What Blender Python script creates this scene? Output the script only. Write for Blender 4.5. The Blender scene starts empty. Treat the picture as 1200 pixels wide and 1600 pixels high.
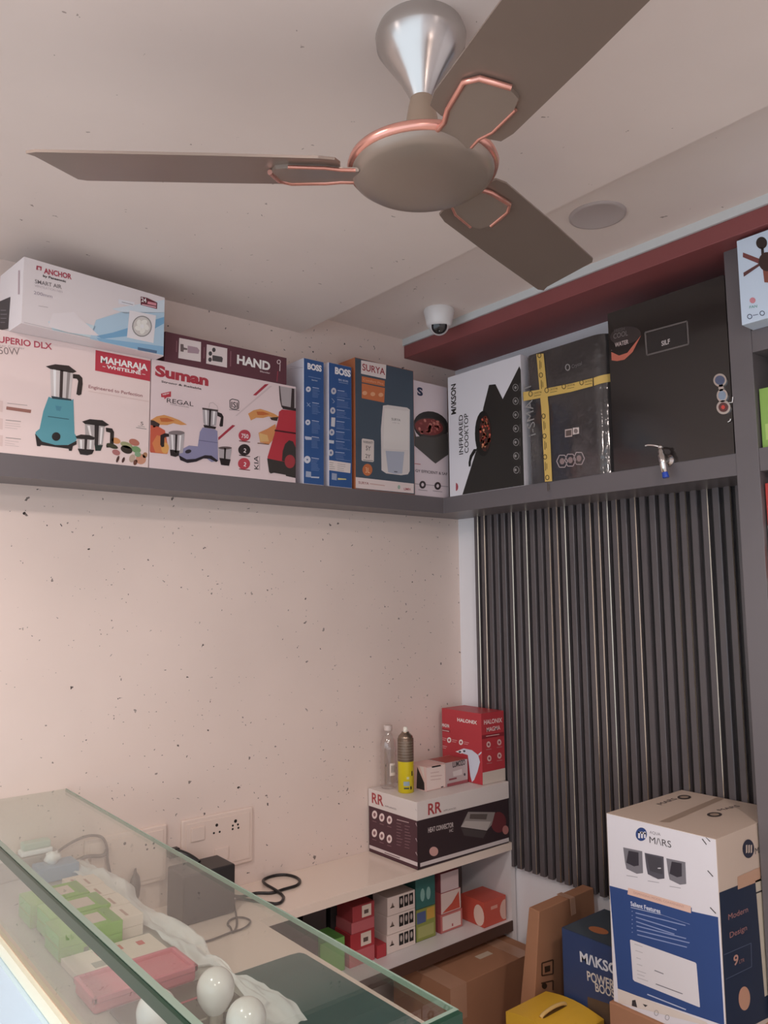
import bpy, math, random
from mathutils import Vector, Matrix, noise
random.seed(7)
S = bpy.context.scene
COL = S.collection
# ------------------------------------------------------------ camera
FW = Vector((0.63129218, 0.76764912, 0.11038576)).normalized()
RT = Vector((0.77301154, -0.63431905, -0.00961797)).normalized()
UP = Vector((-0.06263657, -0.09140122, 0.99384228)).normalized()
CP = Vector((-2.1327, -2.1404, 1.6)); FPX = 1217.09
cd = bpy.data.cameras.new('camera'); cam = bpy.data.objects.new('camera', cd); COL.objects.link(cam)
cd.sensor_fit = 'VERTICAL'; cd.sensor_height = 24; cd.lens = FPX/1600*24; cd.clip_start = .02
cam.matrix_world = Matrix((RT, UP, -FW)).transposed().to_4x4() if False else Matrix(((RT.x, UP.x, -FW.x, CP.x), (RT.y, UP.y, -FW.y, CP.y), (RT.z, UP.z, -FW.z, CP.z), (0, 0, 0, 1)))
S.camera = cam
# ------------------------------------------------------------ light and exposure
S.view_settings.view_transform = 'Standard'; S.view_settings.look = 'None'
S.view_settings.gamma = 1; S.view_settings.use_curve_mapping = False; S.view_settings.exposure = -0.40
W = bpy.data.worlds.new('daylight'); S.world = W; W.use_nodes = True
bg = W.node_tree.nodes['Background']; bg.inputs[0].default_value = (.80, .90, 1, 1); bg.inputs[1].default_value = 2.3
def lamp(name, loc, size, power, color, rot=(0, 0, 0), size_y=None):
    d = bpy.data.lights.new(name, 'AREA'); d.shape = 'RECTANGLE' if size_y else 'DISK'; d.size = size
    if size_y: d.size_y = size_y
    d.energy = power; d.color = color
    o = bpy.data.objects.new(name, d); o.location = loc; o.rotation_euler = rot; COL.objects.link(o); return o
WARM = (1.0, .85, .79)
lamp('ceiling_downlight', (-2.35, -1.15, 2.47), .16, 17, WARM)
lamp('ceiling_downlight', (-1.5, -2.5, 2.47), .16, 20, WARM)
lamp('ceiling_downlight', (-2.6, -2.7, 2.47), .16, 20, WARM)
# ------------------------------------------------------------ helpers
def lin(c): return c/12.92 if c <= .04045 else ((c+.055)/1.055)**2.4
def hx(h, k=1.0):
    h = h.lstrip('#'); return tuple(min(.9, lin(int(h[i:i+2], 16)/255)*k) for i in (0, 2, 4))+(1,)
MC = {}
def mat(h, rough=.5, metal=0, k=1.2, spec=.4, bump=0, bscale=40, coat=0, vary=0):
    key = (h, rough, metal, k, spec, bump, bscale, coat, vary)
    if key in MC: return MC[key]
    m = bpy.data.materials.new('paint_'+h.strip('#')); m.use_nodes = True; n = m.node_tree.nodes; l = m.node_tree.links
    b = n['Principled BSDF']; b.inputs['Base Color'].default_value = hx(h, k); b.inputs['Roughness'].default_value = rough
    b.inputs['Metallic'].default_value = metal; b.inputs['Specular IOR Level'].default_value = spec
    if coat: b.inputs['Coat Weight'].default_value = coat; b.inputs['Coat Roughness'].default_value = .06
    if bump or vary:
        tc = n.new('ShaderNodeTexCoord'); nz = n.new('ShaderNodeTexNoise'); nz.inputs['Scale'].default_value = bscale; nz.inputs['Detail'].default_value = 3
        l.new(tc.outputs['Object'], nz.inputs['Vector'])
        if bump:
            bp_ = n.new('ShaderNodeBump'); bp_.inputs['Strength'].default_value = bump; bp_.inputs['Distance'].default_value = .01
            l.new(nz.outputs['Fac'], bp_.inputs['Height']); l.new(bp_.outputs['Normal'], b.inputs['Normal'])
        if vary:
            r = n.new('ShaderNodeMapRange'); r.inputs['To Min'].default_value = 1-vary; r.inputs['To Max'].default_value = 1+vary
            mx = n.new('ShaderNodeMix'); mx.data_type = 'RGBA'; mx.blend_type = 'MULTIPLY'; mx.inputs[0].default_value = 1
            mx.inputs[6].default_value = hx(h, k); l.new(nz.outputs['Fac'], r.inputs['Value']); l.new(r.outputs['Result'], mx.inputs[7])
            l.new(mx.outputs[2], b.inputs['Base Color'])
    MC[key] = m; return m
def P(h):                                                          # printed card, inks a little greyed
    c = [int(h.lstrip('#')[i:i+2], 16) for i in (0, 2, 4)]; g = sum(c)/3
    if max(c)-min(c) > 30: c = [x+(g-x)*.14 for x in c]
    c = [x+(255-x)*.03 for x in c]; return mat('#%02x%02x%02x' % tuple(int(round(x)) for x in c), .42, 0, 1.12, .35)
def glass_mat(name, tint, k=1.0, rough=.01, gloss=(1, 1, 1, 1)):
    m = bpy.data.materials.new(name); m.use_nodes = True; n = m.node_tree.nodes; l = m.node_tree.links; n.clear()
    o = n.new('ShaderNodeOutputMaterial'); mx = n.new('ShaderNodeMixShader'); t = n.new('ShaderNodeBsdfTransparent'); g = n.new('ShaderNodeBsdfGlossy')
    f = n.new('ShaderNodeFresnel'); f.inputs['IOR'].default_value = 1.5; t.inputs[0].default_value = tint; g.inputs['Roughness'].default_value = rough; g.inputs[0].default_value = gloss
    ge = n.new('ShaderNodeNewGeometry'); mi = n.new('ShaderNodeMath'); mi.operation = 'MULTIPLY_ADD'; mi.inputs[1].default_value = -.5; mi.inputs[2].default_value = 1.5
    l.new(ge.outputs['Backfacing'], mi.inputs[0]); ml = n.new('ShaderNodeMath'); ml.operation = 'MULTIPLY'; ml.inputs[1].default_value = k
    f.inputs['IOR'].default_value = 1.5
    # a plain dielectric reflectance for either side (ior is swapped on back faces so both sides stay like air to glass)
    sw = n.new('ShaderNodeMapRange'); sw.inputs['From Min'].default_value = 0; sw.inputs['From Max'].default_value = 1; sw.inputs['To Min'].default_value = 1.5; sw.inputs['To Max'].default_value = 1/1.5
    l.new(ge.outputs['Backfacing'], sw.inputs['Value']); l.new(sw.outputs['Result'], f.inputs['IOR'])
    l.new(f.outputs[0], ml.inputs[0]); l.new(ml.outputs[0], mx.inputs[0]); l.new(t.outputs[0], mx.inputs[1]); l.new(g.outputs[0], mx.inputs[2]); l.new(mx.outputs[0], o.inputs[0])
    return m
def speckle(name, base, fleck, dens=1.0, scale=26, patch=None):
    m = bpy.data.materials.new(name); m.use_nodes = True; n = m.node_tree.nodes; l = m.node_tree.links
    b = n['Principled BSDF']; b.inputs['Roughness'].default_value = .55; b.inputs['Specular IOR Level'].default_value = .3
    tc = n.new('ShaderNodeTexCoord'); col = None
    wn = n.new('ShaderNodeTexNoise'); wn.inputs['Scale'].default_value = 60; wn.inputs['Detail'].default_value = 2; l.new(tc.outputs['Object'], wn.inputs['Vector'])
    vm = n.new('ShaderNodeVectorMath'); vm.operation = 'MULTIPLY_ADD'; vm.inputs[1].default_value = (.03, .03, .03); l.new(wn.outputs['Color'], vm.inputs[0]); l.new(tc.outputs['Object'], vm.inputs[2])
    cl = n.new('ShaderNodeTexNoise'); cl.inputs['Scale'].default_value = 3.0; cl.inputs['Detail'].default_value = 2; l.new(tc.outputs['Object'], cl.inputs['Vector'])
    acc = None
    for sc, rad, thr in ((scale, .17, .50), (scale*2.3, .2, .50)):
        v = n.new('ShaderNodeTexVoronoi'); v.inputs['Scale'].default_value = sc; l.new(vm.outputs[0], v.inputs['Vector'])
        sep = n.new('ShaderNodeSeparateColor'); l.new(v.outputs['Color'], sep.inputs[0])
        # the radius of a fleck follows the cell's own random value, many cells have none
        r = n.new('ShaderNodeMapRange'); r.inputs['From Min'].default_value = .5; r.inputs['From Max'].default_value = 1; r.inputs['To Min'].default_value = 0; r.inputs['To Max'].default_value = rad*dens; l.new(sep.outputs[0], r.inputs['Value'])
        lt = n.new('ShaderNodeMath'); lt.operation = 'LESS_THAN'; l.new(v.outputs['Distance'], lt.inputs[0]); l.new(r.outputs['Result'], lt.inputs[1])
        gt = n.new('ShaderNodeMath'); gt.operation = 'GREATER_THAN'; gt.inputs[1].default_value = thr; l.new(cl.outputs['Fac'], gt.inputs[0])
        sr = n.new('ShaderNodeMath'); sr.operation = 'GREATER_THAN'; sr.inputs[1].default_value = .55; l.new(sep.outputs[1], sr.inputs[0])
        ad = n.new('ShaderNodeMath'); ad.operation = 'MAXIMUM'; l.new(gt.outputs[0], ad.inputs[0]); l.new(sr.outputs[0], ad.inputs[1])
        mu = n.new('ShaderNodeMath'); mu.operation = 'MULTIPLY'; l.new(lt.outputs[0], mu.inputs[0]); l.new(ad.outputs[0], mu.inputs[1])
        if acc is None: acc = mu
        else:
            mxx = n.new('ShaderNodeMath'); mxx.operation = 'MAXIMUM'; l.new(acc.outputs[0], mxx.inputs[0]); l.new(mu.outputs[0], mxx.inputs[1]); acc = mxx
    big = n.new('ShaderNodeTexNoise'); big.inputs['Scale'].default_value = 2.2; big.inputs['Detail'].default_value = 5; l.new(tc.outputs['Object'], big.inputs['Vector'])
    r2 = n.new('ShaderNodeMapRange'); r2.inputs['From Min'].default_value = .3; r2.inputs['From Max'].default_value = .7; r2.inputs['To Min'].default_value = .95; r2.inputs['To Max'].default_value = 1.04; l.new(big.outputs['Fac'], r2.inputs['Value'])
    mb = n.new('ShaderNodeMix'); mb.data_type = 'RGBA'; mb.blend_type = 'MULTIPLY'; mb.inputs[0].default_value = 1; mb.inputs[6].default_value = base; l.new(r2.outputs['Result'], mb.inputs[7])
    st = n.new('ShaderNodeMath'); st.operation = 'MULTIPLY'; l.new(acc.outputs[0], st.inputs[0]); l.new(wn.outputs['Fac'], st.inputs[1])
    s2 = n.new('ShaderNodeMath'); s2.operation = 'MULTIPLY'; s2.inputs[1].default_value = 1.5; l.new(st.outputs[0], s2.inputs[0]); s2.use_clamp = True
    mf = n.new('ShaderNodeMix'); mf.data_type = 'RGBA'; l.new(s2.outputs[0], mf.inputs[0]); l.new(mb.outputs[2], mf.inputs[6]); mf.inputs[7].default_value = fleck
    l.new(mf.outputs[2], b.inputs['Base Color'])
    bu = n.new('ShaderNodeBump'); bu.inputs['Strength'].default_value = .25; bu.inputs['Distance'].default_value = .004; l.new(big.outputs['Fac'], bu.inputs['Height']); l.new(bu.outputs['Normal'], b.inputs['Normal'])
    return m
def bp(px, py, ax, val):
    d = FW+RT*((px-600)/FPX)-UP*((py-800)/FPX); t = (val-CP[ax])/d[ax]; return CP+d*t
def tag(o, label=None, cat=None, group=None, kind=None):
    if label: o['label'] = label
    if cat: o['category'] = cat
    if group: o['group'] = group
    if kind: o['kind'] = kind
    return o
def thing(name, loc, label, cat, group=None):
    o = bpy.data.objects.new(name, None); o.location = loc; o.empty_display_size = .05; COL.objects.link(o); return tag(o, label, cat, group)
class MB:
    def __init__(s): s.v = []; s.f = []; s.m = []; s.mats = []; s.sm = []
    def mi(s, m):
        if m not in s.mats: s.mats.append(m)
        return s.mats.index(m)
    def add(s, vs, fs, m, smooth=False):
        b = len(s.v); s.v += [Vector(x) for x in vs]; i = s.mi(m)
        for f in fs: s.f.append([b+k for k in f]); s.m.append(i); s.sm.append(smooth)
    def hexa(s, c, m):          # 8 corners: bottom 4 ccw, top 4 ccw
        s.add(c, [(3, 2, 1, 0), (4, 5, 6, 7), (0, 1, 5, 4), (1, 2, 6, 5), (2, 3, 7, 6), (3, 0, 4, 7)], m)
    def box(s, x0, x1, y0, y1, z0, z1, m):
        x0, x1 = min(x0, x1), max(x0, x1); y0, y1 = min(y0, y1), max(y0, y1); z0, z1 = min(z0, z1), max(z0, z1)
        s.hexa([(x0, y0, z0), (x1, y0, z0), (x1, y1, z0), (x0, y1, z0), (x0, y0, z1), (x1, y0, z1), (x1, y1, z1), (x0, y1, z1)], m)
    def prism(s, pts, d, m, smooth=False):      # polygon in 3D pushed along vector d
        n = len(pts); pts = [Vector(p) for p in pts]; d = Vector(d)
        nrm = Vector((0, 0, 0))
        for i in range(n): nrm += (pts[i]-pts[0]).cross(pts[(i+1) % n]-pts[0])
        if nrm.dot(d) > 0: pts = pts[::-1]
        s.add(pts+[p+d for p in pts], [tuple(range(n)), tuple(range(2*n-1, n-1, -1))], m)
        s.add(pts+[p+d for p in pts], [((i+1) % n, i, n+i, n+(i+1) % n) for i in range(n)], m, smooth)
    def lathe(s, prof, c, m, ax=(0, 0, 1), n=40, smooth=True, sx=1.0, caps=True):
        ax = Vector(ax).normalized(); a = ax.orthogonal().normalized(); b = ax.cross(a); c = Vector(c); vs = []
        for r, z in prof:
            for k in range(n):
                t = 2*math.pi*k/n; vs.append(c+ax*z+(a*math.cos(t)+b*math.sin(t)*sx)*r)
        fs = []
        for i in range(len(prof)-1):
            for k in range(n):
                k2 = (k+1) % n; fs.append((i*n+k, i*n+k2, (i+1)*n+k2, (i+1)*n+k))
        s.add(vs, fs, m, smooth)
        if caps:
            if prof[0][0] > 1e-5: s.add(vs[:n], [tuple(range(n-1, -1, -1))], m)
            if prof[-1][0] > 1e-5: s.add(vs[-n:], [tuple(range(n))], m)
    def tube(s, pts, r, m, n=8, close=False):
        pts = [Vector(p) for p in pts]; N = len(pts); vs = []; prev = None
        for i, p in enumerate(pts):
            a = pts[max(i-1, 0)]; b = pts[min(i+1, N-1)]; t = (b-a).normalized()
            u = (prev-t*prev.dot(t)) if prev is not None else t.orthogonal()
            u = u.normalized(); prev = u; w = t.cross(u); rr = r(i/(N-1)) if callable(r) else r
            for k in range(n): q = 2*math.pi*k/n; vs.append(p+(u*math.cos(q)+w*math.sin(q))*rr)
        fs = [(i*n+k, i*n+(k+1) % n, (i+1)*n+(k+1) % n, (i+1)*n+k) for i in range(N-1) for k in range(n)]
        s.add(vs, fs, m, True); s.add(vs[:n], [tuple(range(n-1, -1, -1))], m); s.add(vs[-n:], [tuple(range(n))], m)
    def build(s, name, parent=None, loc=None, bevel=0, seg=2):
        if loc is None:
            if parent is not None: loc = parent.location
            else:
                xs = [v.x for v in s.v]; ys = [v.y for v in s.v]; zs = [v.z for v in s.v]
                loc = Vector(((min(xs)+max(xs))/2, (min(ys)+max(ys))/2, min(zs)))
        loc = Vector(loc); me = bpy.data.meshes.new(name); me.from_pydata([v-loc for v in s.v], [], s.f)
        for m in s.mats: me.materials.append(m)
        for p, i, sm in zip(me.polygons, s.m, s.sm): p.material_index = i; p.use_smooth = sm
        me.validate(); me.update()
        o = bpy.data.objects.new(name, me); COL.objects.link(o)
        if parent is not None: o.parent = parent; o.location = (loc-Vector(PL.get(parent.name, parent.location)))
        else: o.location = loc
        PL[o.name] = tuple(loc)
        if bevel:
            b = o.modifiers.new('bevel', 'BEVEL'); b.width = bevel; b.segments = seg; b.limit_method = 'ANGLE'; b.angle_limit = math.radians(50)
        return o
PL = {}
def spline(pts, k=8):
    pts = [Vector(p) for p in pts]; out = []
    for i in range(len(pts)-1):
        p0 = pts[max(i-1, 0)]; p1 = pts[i]; p2 = pts[i+1]; p3 = pts[min(i+2, len(pts)-1)]
        for j in range(k):
            t = j/k; out.append(.5*((2*p1)+(p2-p0)*t+(2*p0-5*p1+4*p2-p3)*t*t+(3*p1-p0-3*p2+p3)*t**3))
    return out+[pts[-1]]
TX = {}
def glyphs(s, bold):
    key = (s, bold)
    if key not in TX:
        c = bpy.data.curves.new('letters', 'FONT'); c.body = s; c.size = 1; c.resolution_u = 3; c.offset = bold
        o = bpy.data.objects.new('letters', c); COL.objects.link(o); dg = bpy.context.evaluated_depsgraph_get(); dg.update()
        me = o.evaluated_get(dg).to_mesh(); vs = [(v.co.x, v.co.y) for v in me.vertices]; fs = [tuple(p.vertices) for p in me.polygons]
        o.evaluated_get(dg).to_mesh_clear(); bpy.data.objects.remove(o); bpy.data.curves.remove(c)
        x0 = min(v[0] for v in vs); x1 = max(v[0] for v in vs)
        TX[key] = ([((x-x0)/(x1-x0), y/.70) for x, y in vs], fs)
    return TX[key]
class Face:
    """one printed side of a box: o lower left corner, u to the right, v up, n outwards"""
    def __init__(s, mb, o, u, v, n): s.mb = mb; s.o = Vector(o); s.u = Vector(u).normalized(); s.v = Vector(v).normalized(); s.n = Vector(n).normalized(); s.ox = s.oy = 0; s.s = 1; s.L = 1; s.clip = None
    def view(s, ox, oy, sc): s.ox, s.oy, s.s = ox, oy, sc; return s
    def uv(s, x, y):
        px = s.ox+x/s.s; py = s.oy+y/s.s; d = FW+RT*((px-600)/FPX)-UP*((py-800)/FPX)
        t = (s.o-CP).dot(s.n)/d.dot(s.n); w = CP+d*t-s.o; a, b = w.dot(s.u), w.dot(s.v)
        if s.clip: a = min(max(a, s.clip[0]), s.clip[1]); b = min(max(b, s.clip[2]), s.clip[3])
        return (a, b)
    def put(s, pts, h, layer=None):
        L = s.L if layer is None else layer; q = [s.o+s.u*a+s.v*b+s.n*(.0003+.00022*L) for a, b in pts]
        A = sum(pts[i][0]*pts[(i+1) % len(pts)][1]-pts[(i+1) % len(pts)][0]*pts[i][1] for i in range(len(pts)))
        if abs(A) < 1e-9: return
        if (A < 0) != (s.u.cross(s.v).dot(s.n) < 0): q = q[::-1]
        s.mb.add(q, [tuple(range(len(q)))], P(h) if isinstance(h, str) else h)
    def poly(s, xy, h, L=None): s.put([s.uv(*p) for p in xy], h, L)
    def ell(s, cx, cy, rx, ry, h, L=None, n=22, a0=0, a1=360, rot=0):
        c, d = math.cos(math.radians(rot)), math.sin(math.radians(rot)); r = []
        for k in range(n+(1 if a1-a0 < 360 else 0)):
            t = math.radians(a0+(a1-a0)*k/n); x, y = rx*math.cos(t), ry*math.sin(t); r.append(s.uv(cx+x*c-y*d, cy+x*d+y*c))
        s.put(r, h, L)
    def ring(s, cx, cy, rx, ry, w, h, L=None, n=22):
        o = [s.uv(cx+rx*math.cos(2*math.pi*k/n), cy+ry*math.sin(2*math.pi*k/n)) for k in range(n)]
        i = [s.uv(cx+(rx-w)*math.cos(2*math.pi*k/n), cy+(ry-w)*math.sin(2*math.pi*k/n)) for k in range(n)]
        for k in range(n): k2 = (k+1) % n; s.put([o[k], o[k2], i[k2], i[k]], h, L)
    def line(s, x0, y0, x1, y1, w, h, L=None):
        a = Vector((x0, y0)); b = Vector((x1, y1)); d = (b-a).normalized(); p = Vector((-d.y, d.x))*w/2
        s.poly([a+p, b+p, b-p, a-p], h, L)
    def path(s, pts, w, h, L=None):
        for i in range(len(pts)-1): s.line(*pts[i], *pts[i+1], w, h, L)
    def text(s, t, p0, p1, p2, h, bold=.012, L=None):
        vs, fs = glyphs(t, bold); a = Vector(s.uv(*p0)); b = Vector(s.uv(*p1)); c = Vector(s.uv(*p2)); e = b-a; q = Vector((-e.y, e.x)).normalized()*abs((c-a).dot(Vector((-e.y, e.x)).normalized()))
        if (c-a).dot(q) < 0: q = -q
        L = s.L if L is None else L; X = [s.o+s.u*(a+e*x+q*y).x+s.v*(a+e*x+q*y).y+s.n*(.0003+.00022*L) for x, y in vs]
        m = P(h) if isinstance(h, str) else h
        fl = s.u.cross(s.v).dot(s.n) < 0
        s.mb.add(X, [f[::-1] if fl else f for f in fs], m)
    def fill(s, a0, a1, b0, b1, h, L=0): s.put([(a0, b0), (a1, b0), (a1, b1), (a0, b1)], h, L)
    def lines(s, x, y, w, n, dy, th, h, sl=0.0, L=None):
        for i in range(n): s.line(x, y+dy*i, x+w*random.uniform(.6, 1), y+dy*i+sl*w, th, h, L)
def cardbox(x0, x1, y0, y1, z0, z1, side, colors=None, mbk=None):
    mb = MB(); m = side if not isinstance(side, str) else P(side); mb.box(x0, x1, y0, y1, z0, z1, m); return mb
def faceY(mb, x0, y, z0, x1=None, z1=None):        # side facing the room from the back wall
    f = Face(mb, (x0, y, z0), (1, 0, 0), (0, 0, 1), (0, -1, 0)); 
    if x1 is not None: f.clip = (.0005, x1-x0-.0005, .0005, z1-z0-.0005)
    return f
def faceX(mb, x, y0, z0, y1=None, z1=None):        # side facing left, u runs towards -y
    f = Face(mb, (x, y0, z0), (0, -1, 0), (0, 0, 1), (-1, 0, 0))
    if y1 is not None: f.clip = (.0005, y0-y1-.0005, .0005, z1-z0-.0005)
    return f
def faceT(mb, x0, y0, z, ang=0): 
    return Face(mb, (x0, y0, z), (math.cos(ang), math.sin(ang), 0), (-math.sin(ang), math.cos(ang), 0), (0, 0, 1))
# ------------------------------------------------------------ the room
WALLM = speckle('speckled_wall_finish', hx('#ead8ce', 1.0), hx('#2a2220'), .86, 30)
CEILM = speckle('speckled_ceiling_finish', hx('#e6dad3', 1.0), hx('#93857d'), .6, 16)
WHITE = mat('#f2f0f3', .4, 0, 1.0)
GREY = mat('#6c6668', .36, 0, 1.0, .5)
def struct(name, mb, bevel=0): return tag(mb.build(name, bevel=bevel), kind='structure')
m = MB(); m.box(-3.7, .12, 0, .12, 0, 2.75, WALLM); struct('wall_back', m)
m = MB(); m.box(0, .12, -4.2, 0, 0, 2.75, WHITE); struct('wall_right', m)
m = MB(); m.box(-3.8, -3.7, -4.2, .12, 2.35, 2.75, WHITE); struct('wall_left', m)     # header over the open shop front
m = MB(); m.box(-3.8, .12, -4.3, -4.2, 0, 2.75, WHITE); struct('wall_front', m)
m = MB(); m.box(-3.8, .12, -4.2, .12, -.1, 0, mat('#d8cfc6', .3, 0, .95, .5, vary=.06, bscale=6)); struct('floor', m)
m = MB(); m.prism([(-3.7, 0, 2.4927), (-.732, 0, 2.4927), (-.732, 0, 2.565), (0, 0, 2.565), (0, 0, 2.75), (-3.7, 0, 2.75)], (0, -4.2, 0), CEILM); struct('ceiling', m)
RED = mat('#8e5050', .45, 0, 1.0, .4, vary=.08, bscale=8)
m = MB(); m.box(-.268, 0, -4.2, 0, 2.493, 2.5405, RED); struct('trim_1', m, .002)
m = MB(); m.box(-.275, 0, -4.2, 0, 2.5405, 2.565, mat('#d5dadb', .4, 0, 1.0)); struct('trim_2', m)
# ------------------------------------------------------------ loft shelf
m = MB(); m.prism([(-2.9, -.1257, 1.902), (-.1974, -.1257, 1.902), (-.1974, -1.2, 1.902), (0, -1.2, 1.902), (0, 0, 1.902), (-2.9, 0, 1.902)], (0, 0, .0565), GREY)
tag(m.build('loft_shelf', bevel=.0015), 'dark grey L-shaped shelf running along both walls above the fluted panel', 'shelf')
# fluted panel
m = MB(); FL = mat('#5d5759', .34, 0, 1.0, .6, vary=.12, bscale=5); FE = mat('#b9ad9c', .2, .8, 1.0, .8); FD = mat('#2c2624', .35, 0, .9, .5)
m.box(-.010, 0, -1.2, -.1, .683, 1.902, FD)
n = 33; pt = 1.1/n
for i in range(n):
    y = -.1-pt*(i+.5); w = pt*.29
    e = random.uniform(.0012, .0034); q = w*1.0
    m.prism([(-.010, y-q, .68), (-.0245+e, y-q, .68), (-.0245, y-q+.0022, .68), (-.0245, y+q-.001, .68), (-.0235, y+q, .68), (-.010, y+q, .68)], (0, 0, 1.222), FL)
    if random.random() < .22+.5*i/n: m.add([(-.0247+e, y-q-.0001, .68), (-.0247, y-q+.0021, .68), (-.0247, y-q+.0021, 1.902), (-.0247+e, y-q-.0001, 1.902)], [(0, 1, 2, 3)], FE)  # edge highlights imitated by pale metallic strips on random ribs
tag(m.build('fluted_wall_panel'), 'dark brown-grey fluted panel of narrow vertical ribs covering the right wall', 'wall panel')
# ------------------------------------------------------------ shelving column and cubbies at the right
t = thing('display_shelving', (-.1, -1.23, 0), 'dark grey shelving with tall upright and open cubbies at the right edge', 'shelving')
m = MB(); m.box(-.2, 0, -1.258, -1.2, 0, 2.493, GREY); m.build('side_panel', t, bevel=.0015)
m = MB(); m.box(-.2, 0, -1.90, -1.85, 0, 2.493, GREY); m.build('side_panel', t, bevel=.0015)
for z0, z1 in ((2.208, 2.265), (1.905, 1.963), (1.555, 1.61), (1.1, 1.15), (.3, .35)):
    m = MB(); m.box(-.198, 0, -1.85, -1.258, z0, z1, GREY); m.build('shelf', t, bevel=.001)
m = MB(); m.box(-.01, 0, -1.85, -1.258, .35, 2.493, FD); m.build('back_panel', t)
# ------------------------------------------------------------ white shelf unit and desk
LAM = mat('#f3e2d4', .2, 0, 1.0, .5); LAMW = mat('#e4e0e0', .35, 0, 1.0)
EDGE = mat('#4a342c', .5)
t = thing('shelf_unit', (-.5, -.13, 0), 'white laminate shelf unit with dark edged lower shelf under the back wall', 'shelving')
m = MB(); m.prism([(-.008, -.253, .735), (-.008, -.001, .735), (-1.69, -.001, .735), (-1.69, -1.43, .735), (-1.025, -1.43, .735), (-1.025, -.253, .735)], (0, 0, .025), LAM); m.build('worktop', t, bevel=.0015)
m = MB(); m.box(-.03, -.008, -.25, -.001, .0, .735, LAMW); m.build('side_panel', t)
m = MB(); m.box(-1.35, -.03, -.25, -.001, .474, .504, LAMW); m.box(-1.35, -.03, -.2545, -.25, .472, .505, EDGE); m.build('lower_shelf', t)
m = MB(); m.box(-1.35, -.03, -.012, -.001, .504, .735, mat('#6b5e5a', .5)); m.build('back_panel', t)
m = MB(); m.box(-1.37, -1.35, -1.40, -.001, 0, .735, LAMW); m.build('side_panel', t)
m = MB(); m.box(-1.72, -1.705, -1.44, -.003, 0, .760, mat('#c4dcf6', .18, 0, 1.1, .5)); m.build('front_panel', t)
# ------------------------------------------------------------ display case
t = thing('glass_display_case', (-1.57, -.72, .7605), 'glass topped display case with green glass edges and pale blue front panel', 'display case')
GL = glass_mat('clear_glass', (.90, .93, .905, 1), 1.0)
GE = mat('#24503c', .2, 0, .6, .4); GE2 = mat('#8fa596', .15, 0, .9, .6)
m = MB(); m.box(-1.704, -1.453, -1.44, -.006, 1.112, 1.119, GL); gt = m.build('glass_top', t)
m = MB(); m.box(-1.7045, -1.6965, -1.4405, -.006, 1.1045, 1.1115, GE); m.box(-1.7105, -1.7045, -1.4405, -.006, 1.1015, 1.1185, GE); m.box(-1.7045, -1.6945, -1.4405, -.006, 1.1193, 1.1200, GE2); tag(m.build('glass_edge', gt, loc=PL[gt.name]), 'thick dark green front edge of the glass')
m = MB(); m.box(-1.7045, -1.4525, -1.4485, -1.4405, 1.098, 1.1195, GE); m.box(-1.7045, -1.4525, -1.4405, -1.435, 1.1193, 1.1200, GE2); m.build('glass_edge', gt, loc=PL[gt.name])
m = MB(); m.box(-1.4528, -1.4505, -1.44, -.006, 1.112, 1.1195, GE2); m.build('glass_edge', gt, loc=PL[gt.name])
m = MB(); m.box(-1.7035, -1.6975, -1.436, -.008, .961, 1.104, GL); m.build('front_pane', t)
m = MB(); m.box(-1.696, -1.454, -1.44, -1.434, .931, 1.097, GL); m.build('end_pane', t)
m = MB(); m.box(-1.69, -1.405, -1.43, -.003, .915, .930, mat('#b9b7ae', .3, 0, .9)); m.build('case_floor', t)
m = MB(); m.box(-1.704, -1.69, -1.44, -.003, .915, .960, mat('#d3b8a0', .35, 0, 1)); m.box(-1.712, -1.704, -1.44, -.003, .935, .9585, mat('#f4ead2', .25, 0, 1.1)); tag(m.build('front_rail', t), 'cream front rail')
m = MB(); m.box(-1.72, -1.705, -1.44, -.003, .762, .934, mat('#c4dcf6', .18, 0, 1.1, .5)); tag(m.build('front_panel', t), 'glossy pale blue front panel')
m = MB(); m.box(-1.45, -1.41, -1.40, -1.36, .7605, .915, LAMW); m.build('support_block', t)
m = MB(); m.box(-1.68, -1.64, -1.40, -1.36, .7605, .915, LAMW); m.build('support_block', t)
m = MB(); m.box(-1.68, -1.64, -.05, -.003, .7605, .915, LAMW); m.build('support_block', t)
# ------------------------------------------------------------ ceiling fan
FX, FY = -1.356, -1.299
t = thing('ceiling_fan', (FX, FY, 2.4927), 'three-bladed brown ceiling fan with copper trim hanging from the ceiling', 'ceiling fan')
BR = mat('#93857a', .32, .3, 1.0, .5); CH = mat('#b9b5b2', .22, .9, 1.1); CO = mat('#d39a8c', .25, .75, 1.1); BL = mat('#85766c', .3, .3, 1.0, .5, vary=.08, bscale=6)
m = MB(); m.lathe([(.068, 0), (.072, -.012), (.070, -.028), (.052, -.055), (.034, -.082), (.022, -.105), (.018, -.115)], (FX, FY, 2.4927), CH, n=48); tag(m.build('canopy', t), 'satin silver bell shaped canopy')
m = MB(); m.lathe([(.018, 2.378), (.021, 2.365), (.026, 2.335), (.036, 2.305), (.046, 2.29)], (FX, FY, 0), mat('#a18d7c', .45, .2, 1), n=40); m.build('down_rod_cover', t)
m = MB(); m.lathe([(.045, 2.293), (.085, 2.285), (.108, 2.272), (.112, 2.262)], (FX, FY, 0), BR, n=56); m.lathe([(.111, 2.258), (.109, 2.25), (.098, 2.242), (.07, 2.236), (.03, 2.233), (0.0, 2.2325)], (FX, FY, 0), BR, n=56); hub = m.build('motor_housing', t)
m = MB(); m.lathe([(.108, 2.274), (.1155, 2.270), (.1175, 2.264), (.1155, 2.258), (.110, 2.256)], (FX, FY, 0), CO, n=64, caps=False); tag(m.build('rim', hub, loc=PL[hub.name]), 'copper coloured rim')
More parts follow.
